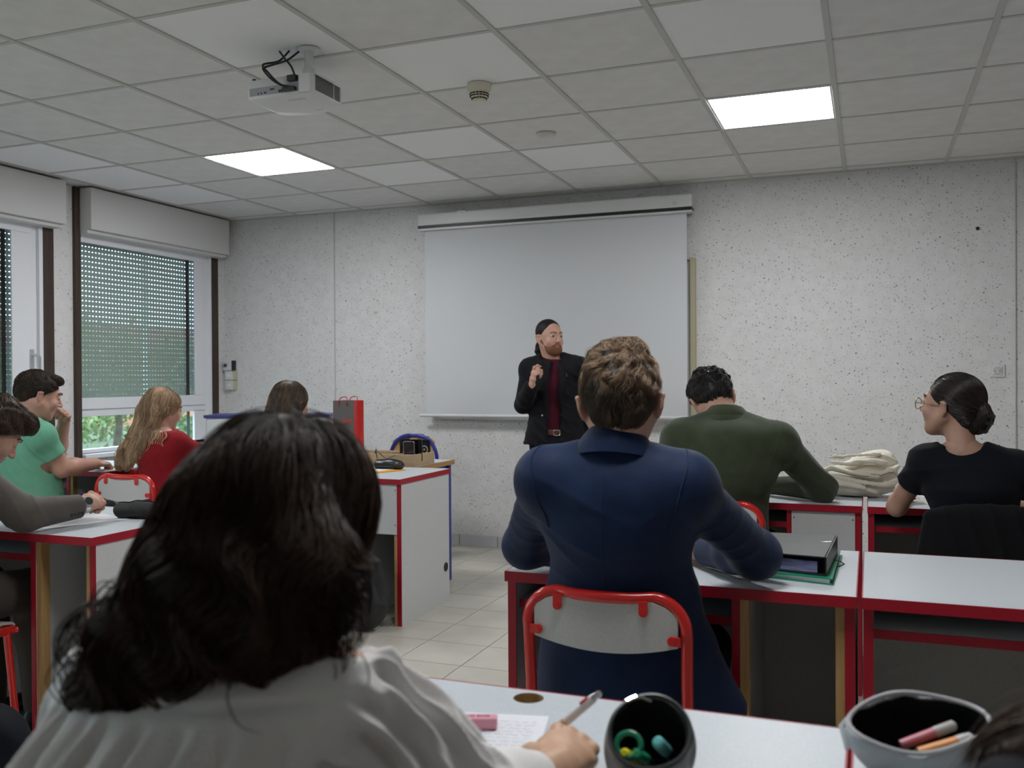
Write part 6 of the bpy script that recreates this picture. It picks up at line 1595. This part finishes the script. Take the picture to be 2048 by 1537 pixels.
bl = mat('shiny_black_fabric', (.014, .014, .016), .38, bump=.2, bscale=300)
pouch('shiny black soft case with a loop strap on the aisle desk', 'pencil case', (-2.545, 4.645), .13, .034, .05, bl, 3)
pouch('black soft pencil case on the desk of the grey blazer student', 'pencil case', (-2.535, 2.725), .15, .036, .25, mat('black_fabric', (.008, .008, .009), .7, bump=.3, bscale=400), 5, strap=False)
# open pouches in the foreground
def rim(c, r, R, p, n, N=48):
    """closed curve where an ellipsoid meets a plane"""
    n = nrm(n); u = nrm(np.cross(n, V3(0, 0, 1)) if abs(n[2]) < .99 else V3(1, 0, 0)); u = nrm(V3(1, 0, 0)-n*n[0]); v = np.cross(n, u)
    q = c-n*((c-p) @ n); out = []
    for k in range(N):
        a = 2*PI*k/N; d = u*math.cos(a)+v*math.sin(a); o = (R.T @ (q-c))/r; e = (R.T @ d)/r
        A, B, C_ = e @ e, 2*o @ e, o @ o-1; out.append(q+d*((-B+math.sqrt(max(B*B-4*A*C_, 0)))/(2*A)))
    return out
def open_case(name, label, c, r, R, p, n, m, inner, zipm, seed, wav=.001, th=.0045, sad=.0):
    c = V3(*c); r = V3(*r); p = V3(*p); n = nrm(n); ax = R @ V3(1, 0, 0); ay = R @ V3(0, 1, 0)
    t = thing(name, label, 'pencil case', (c[0], c[1], ZT))
    lim = lambda X, Y, Z: wav*(np.sin(X*95+seed+Z*30)+.6*np.sin(X*160+Y*90+seed*2))
    def g(X, Y, Z):          # the far lip stands up, the near lip sags
        x, y, z = X-c[0], Y-c[1], Z-c[2]; u = x*ax[0]+y*ax[1]+z*ax[2]; v = x*ay[0]+y*ay[1]+z*ay[2]
        return sad*np.clip(v/r[1], -1, 1)*np.exp(-((u+.25*r[0])/(r[0]*.62))**2)
    def cutw(F, o): F.post.append(lambda X, Y, Z, D: np.maximum(D, (X-p[0])*n[0]+(Y-p[1])*n[1]+(Z-p[2])*n[2]-g(X, Y, Z)+o))
    F = Fld(); F.ell(c, r, R, .01); F.disp(lim); F.grid(.02)
    F.post.append(lambda X, Y, Z, D: np.maximum(D, -(D+th))); cutw(F, 0); F.post.append(lambda X, Y, Z, D: D); F.cut((0, 0, ZT+.001), (0, 0, -1))
    bo = fobj('case_body', F, .0024, m, t)
    I = Fld(); I.ell(c, r, R, .01); I.disp(lim); I.post.append(lambda X, Y, Z, D: np.maximum(D+th+.0003, -(D+th+.0033))); cutw(I, .002); I.cut((0, 0, ZT+.004), (0, 0, -1)); fobj('lining', I, .0022, inner, t)
    rc = []
    for q in rim(c, r-th*.45, R, p, n):
        q = np.array(q); rc.append(Vector(q+n*float(g(q[0], q[1], q[2]))))
    MB().tube(rc, .0031, 8, closed=True).build('zipper', zipm, t, smooth=True)
    return t, rc
camo = mat('grey_camouflage', (.05, .05, .05), .6, col2=(.26, .255, .25), nscale=32, detail=1)
R1 = rotm(-25, 0, 0)
t, rc = open_case('pencil_case', 'black and grey camouflage pencil case open on the nearest desk, markers inside', (-.262, 1.155, .800), (.056, .060, .070), R1, (-.262, 1.165, .838), (.16, -.50, .85), camo, M['blackm'], M['black'], 2, sad=.006)
MB().tube([rc[k] for k in (16, 17, 18)], .0045, 8).build('zip_slider', M['chrome'], t, smooth=True)
MB().tube([rc[17], rc[17]+Vector((.012, .004, .004)), rc[17]+Vector((.026, .004, .0))], .0022, 6).build('zip_pull', M['chrome'], t, smooth=True)
def marker(name, label, a, b, r, body, cap, k=.6, cat='marker'):
    a = Vector(a); b = Vector(b); t = thing(name, label, cat, a); d = (b-a)
    MB().tube([a, a+d*k], r, 14).build('barrel', body, t, smooth=True); MB().tube([a+d*(k+.003), b-d*.04, b], [r*1.08, r*1.02, r*.6], 14).build('cap', cap, t, smooth=True)
    return t
tq = mat('turquoise_cap', (.16, .55, .52), .35); gn = mat('green_cap', (.02, .30, .14), .35); yl = mat('yellow_cap', (.80, .72, .02), .35); pk = mat('pink_plastic', (.62, .20, .26), .4); orr = mat('orange_plastic', (.85, .36, .12), .4)
marker('marker', 'marker with a turquoise cap in the camouflage pencil case', (-.235, 1.185, .775), (-.247, 1.130, .820), .0075, M['black'], tq, .55)
marker('marker', 'marker with a dark green cap in the camouflage pencil case', (-.262, 1.180, .768), (-.270, 1.118, .806), .0068, M['black'], gn, .55)
marker('highlighter', 'yellow highlighter in the camouflage pencil case', (-.280, 1.180, .768), (-.286, 1.117, .805), .0065, yl, yl, .55, 'highlighter')
t = thing('scissors', 'green handled scissors in the camouflage pencil case', 'scissors', (-.285, 1.15, .79))
c = Vector((-.282, 1.126, .812)); MB().tube([c+Vector((.0155*math.cos(2*PI*k/20), .008*math.sin(2*PI*k/20), .0125*math.sin(2*PI*k/20))) for k in range(20)], .0036, 8, closed=True).build('finger_ring', mat('green_plastic', (.01, .20, .10), .35), t, smooth=True)
MB().tube([c+Vector((.004, .010, -.010)), c+Vector((.018, .045, -.032))], [.004, .001], 6).build('blade', M['chrome'], t)
silver = mat('silver_fabric', (.36, .40, .42), .38, col2=(.42, .46, .48), nscale=14, bump=.15, bscale=120, sheen=.2)
R2 = rotm(14, 0, 0)
t, rc = open_case('pencil_case', 'silver grey pencil case wide open at the bottom right, dark inside', (.060, 1.285, .812), (.094, .054, .058), R2, (.060, 1.285, .834), (-.04, -.27, .96), silver, M['blackm'], mat('light_zip', (.45, .44, .45), .45), 4, wav=.0018, sad=.013)
MB().tube([rc[24], rc[24]+Vector((-.012, -.012, -.012)), rc[24]+Vector((-.004, -.03, -.035))], .004, 8, flat=.4).build('end_tab', silver, t, smooth=True)
marker('marker', 'pink pen with a grey end in the silver grey pencil case', (.035, 1.275, .800), (.100, 1.300, .826), .0065, pk, M['chairwood'], .62)
marker('highlighter', 'orange highlighter with a white ring in the silver grey pencil case', (.055, 1.255, .800), (.118, 1.278, .820), .0072, orr, M['white'], .72, 'highlighter')
marker('marker', 'dark green pen deep in the silver grey pencil case', (.08, 1.30, .785), (.132, 1.306, .806), .006, M['black'], gn, .4)
# rucksacks on the floor
def rucksack(label, c, r, yaw, m, seed):
    t = thing('backpack', label, 'backpack', (c[0], c[1], 0)); R = rotm(yaw); F = Fld(); c = V3(c[0], c[1], r[2])
    F.econe(c-V3(0, 0, r[2]*.45), c+V3(0, 0, r[2]*.3), (r[0], r[1]), (r[0]*.8, r[1]*.75), R @ V3(1, 0, 0), .03); F.ell(c+R @ V3(0, -r[1]*.8, -r[2]*.35), (r[0]*.75, r[1]*.45, r[2]*.42), R, .02)
    F.ell(c-V3(0, 0, r[2]*.55), (r[0]*1.02, r[1]*1.05, r[2]*.42), R, .03)
    F.disp(wrink((.4, .3, 1), 55, .012, (2, 1.5), 2, seed=seed)); F.cut((0, 0, .002), (0, 0, -1)); fobj('pack_body', F, .009, m, t)
    top = c+V3(0, 0, r[2]*.62)
    MB().tube(bez([top+R @ V3(-.04, 0, .0), top+R @ V3(-.02, 0, .05), top+R @ V3(.02, 0, .05), top+R @ V3(.04, 0, .0)], 5), .008, 8).build('carry_handle', m, t, smooth=True)
    for q in (-1, 1): MB().tube([Vector(v) for v in F.project(np.array([list(x) for x in bez([Vector(c+R @ V3(q*.06, -r[1]*1.2, r[2]*.5)), Vector(c+R @ V3(q*.09, -r[1]*1.6, 0)), Vector(c+R @ V3(q*.07, -r[1]*1.4, -r[2]*.6))], 5)]), .006, 5)], .012, 8, flat=.4).build('strap', M['blackm'], t, smooth=True)
    return t, c, R, F
dk = mat('black_nylon', (.012, .012, .015), .5, bump=.2, bscale=300)
t, c, R, F = rucksack('black backpack with a silver keyring on the floor beside the aisle desk', (-2.385, 4.085), (.115, .085, .26), 10, dk, 2)
k_ = Vector((-2.335, 3.985, .33)); MB().tube([k_+Vector((.011*math.cos(2*PI*i/14), 0, .011*math.sin(2*PI*i/14))) for i in range(14)], .003, 6, closed=True).build('keyring', M['chrome'], t, smooth=True)
MB().tube([k_+Vector((0, 0, .01)), k_+Vector((.012, .0, .03)), k_+Vector((.02, .01, .055))], .0035, 6).build('neon_cord', mat('neon_cord', (.35, .55, .05), .6), t)
t, c, R, F = rucksack('black backpack on the floor at the bottom left corner, silver buckle on it', (-2.20, 1.80), (.17, .12, .24), -30, mat('navy_nylon', (.006, .007, .011), .75, bump=.2, bscale=300, spec=.15), 5)
b = F.project(np.array([c+R @ V3(.10, -.2, .05)]), .008)[0]; MB().obox(tuple(b), (.016, .004, .02), (0, .5, -.6)).build('buckle', M['chrome'], t, bevel=.002)
t = thing('scarf', 'orange scarf on the floor by the bottom left backpack', 'scarf', (-2.52, 1.98, 0)); F = Fld(); F.ell((-2.52, 1.98, .10), (.09, .08, .10), None, .02); F.ell((-2.50, 1.95, .05), (.12, .10, .05), None, .02); F.disp(wrink((.4, .3, 1), 80, .01, seed=3)); F.cut((0, 0, .002), (0, 0, -1)); fobj('cloth', F, .008, mat('burnt_orange', (.42, .13, .01), .8), t)

# ================================================================= OUTSIDE THE WINDOWS
g = MB().box(-70, XW-.4, -30, 70, -1.1, -1.0).build('lawn', mat('grass_outside', (.14, .18, .10), .9, col2=(.20, .22, .15), nscale=3)); tag(g, kind='structure')
pv = MB().box(-17, -13.5, -30, 70, -1.0, -.98).build('path', mat('pale_path', (.55, .52, .48), .9)); tag(pv, kind='structure')
leafs = [mat('leaf_%s' % n_, c_, .6, col2=c2) for n_, c_, c2 in (('bright', (.17, .25, .09), (.34, .40, .18)), ('deep', (.09, .18, .08), (.22, .31, .14)), ('yellow', (.28, .30, .13), (.40, .36, .18)))]
barkm = mat('pale_bark', (.22, .18, .14), .9, col2=(.14, .11, .09), nscale=8)
def tree(x, y, h, rc_, m, label, seed, z0=-.99):
    t = thing('tree', label, 'tree', (x, y, z0), group=None)
    rs = np.random.RandomState(seed); MB().tube(bez([(x, y, z0), (x+.1, y+.05, z0+h*.3), (x-.05, y+.1, z0+h*.65)], 5), [.14-.008*i for i in range(11)], 8).build('trunk', barkm, t, smooth=True)
    n = 3600; d = rs.normal(0, 1, (n, 3)); d /= np.linalg.norm(d, axis=1, keepdims=True); cl = rs.normal(0, .45, (26, 3))*rc_
    ce = cl[rs.randint(0, 26, n)]+d*rs.uniform(.25, 1, (n, 1))*.42*rc_+V3(x, y, z0+h*.62)*1.0
    a = rs.normal(0, 1, (n, 3)); a /= np.linalg.norm(a, axis=1, keepdims=True); b = np.cross(a, rs.normal(0, 1, (n, 3))); b /= np.linalg.norm(b, axis=1, keepdims=True)
    s_ = .10; V = np.stack([ce-a*s_, ce+b*s_*.55, ce+a*s_, ce-b*s_*.55], 1).reshape(-1, 3); Fq = np.arange(4*n).reshape(-1, 4)
    link('foliage', npmesh('foliage', V, Fq, m, smooth=False), t, kind='stuff')
for k, (x, y, h, rr, m, l) in enumerate(((-21, 21.5, 3.4, 1.7, 0, 'bright green tree outside, seen under the left part of the shutter'), (-16.5, 20.2, 3.2, 1.4, 1, 'deep green tree outside, seen at the right end of the lower window pane'),
                                         (-27, 27, 4.0, 2.2, 2, 'yellowing tree farther outside behind the bright green tree'), (-21.5, 30, 4.0, 2.0, 0, 'light green tree far outside towards the window corner'), (-21, 15, 3.6, 1.9, 1, 'dark tree outside behind the window by the green t-shirt student'),
                                         (-25.5, 22.5, 3.6, 1.9, 0, 'middle green tree outside at the left end of the lower window pane'))):
    tree(x, y, h, rr, leafs[m], l, k+1)
t = thing('lamp_post', 'pale green post standing outside among the trees', 'post', (-14.4, 15.6, -1))
MB().tube([(-14.4, 15.6, -.99), (-14.4, 15.6, 4.2)], [.06, .045], 12).build('pole', mat('pale_green_paint', (.50, .62, .55), .5), t, smooth=True); MB().obox((-14.2, 15.6, 4.25), (.28, .08, .04)).build('lamp_head', M['alu'], t, bevel=.01)
def house(label, x0, x1, y0, y1, h, wall, roofm):
    t = thing('house', label, 'house', ((x0+x1)/2, (y0+y1)/2, -1)); MB().box(x0, x1, y0, y1, -.99, h).build('wall', wall, t)
    ym = (x0+x1)/2; MB().prism([(x0-.5, y0-.4, h), (x1+.5, y0-.4, h), (ym, y0-.4, h+1.4)], (0, y1-y0+.8, 0)).build('roof', roofm, t)
    n = int((y1-y0)/2.4)
    for k in range(n):
        for z in (.2, 2.9):
            if z+1.4 > h: continue
            y = y0+1.0+k*2.4; f = MB().box(x1, x1+.06, y, y+1.1, z, z+1.35).build('window', M['white'], t); MB().box(x1+.061, x1+.07, y+.08, y+1.02, z+.08, z+1.27).build('pane', mat('far_pane', (.10, .12, .15), .2), f)
house('house with orange brick walls outside beyond the trees', -44, -34, 28, 52, 2.9, mat('orange_brick', (.55, .26, .15), .9, col2=(.48, .22, .13), nscale=12), mat('roof_tile', (.30, .12, .08), .9))
house('pale house outside beyond the trees, left of the brick one', -46, -36, 8, 25, 3.0, mat('pale_render', (.62, .55, .50), .9), mat('grey_roof', (.22, .20, .20), .9))
# thing empties moulded into tables of labels are done; keep the scene's dependency graph current
bpy.context.view_layer.update()
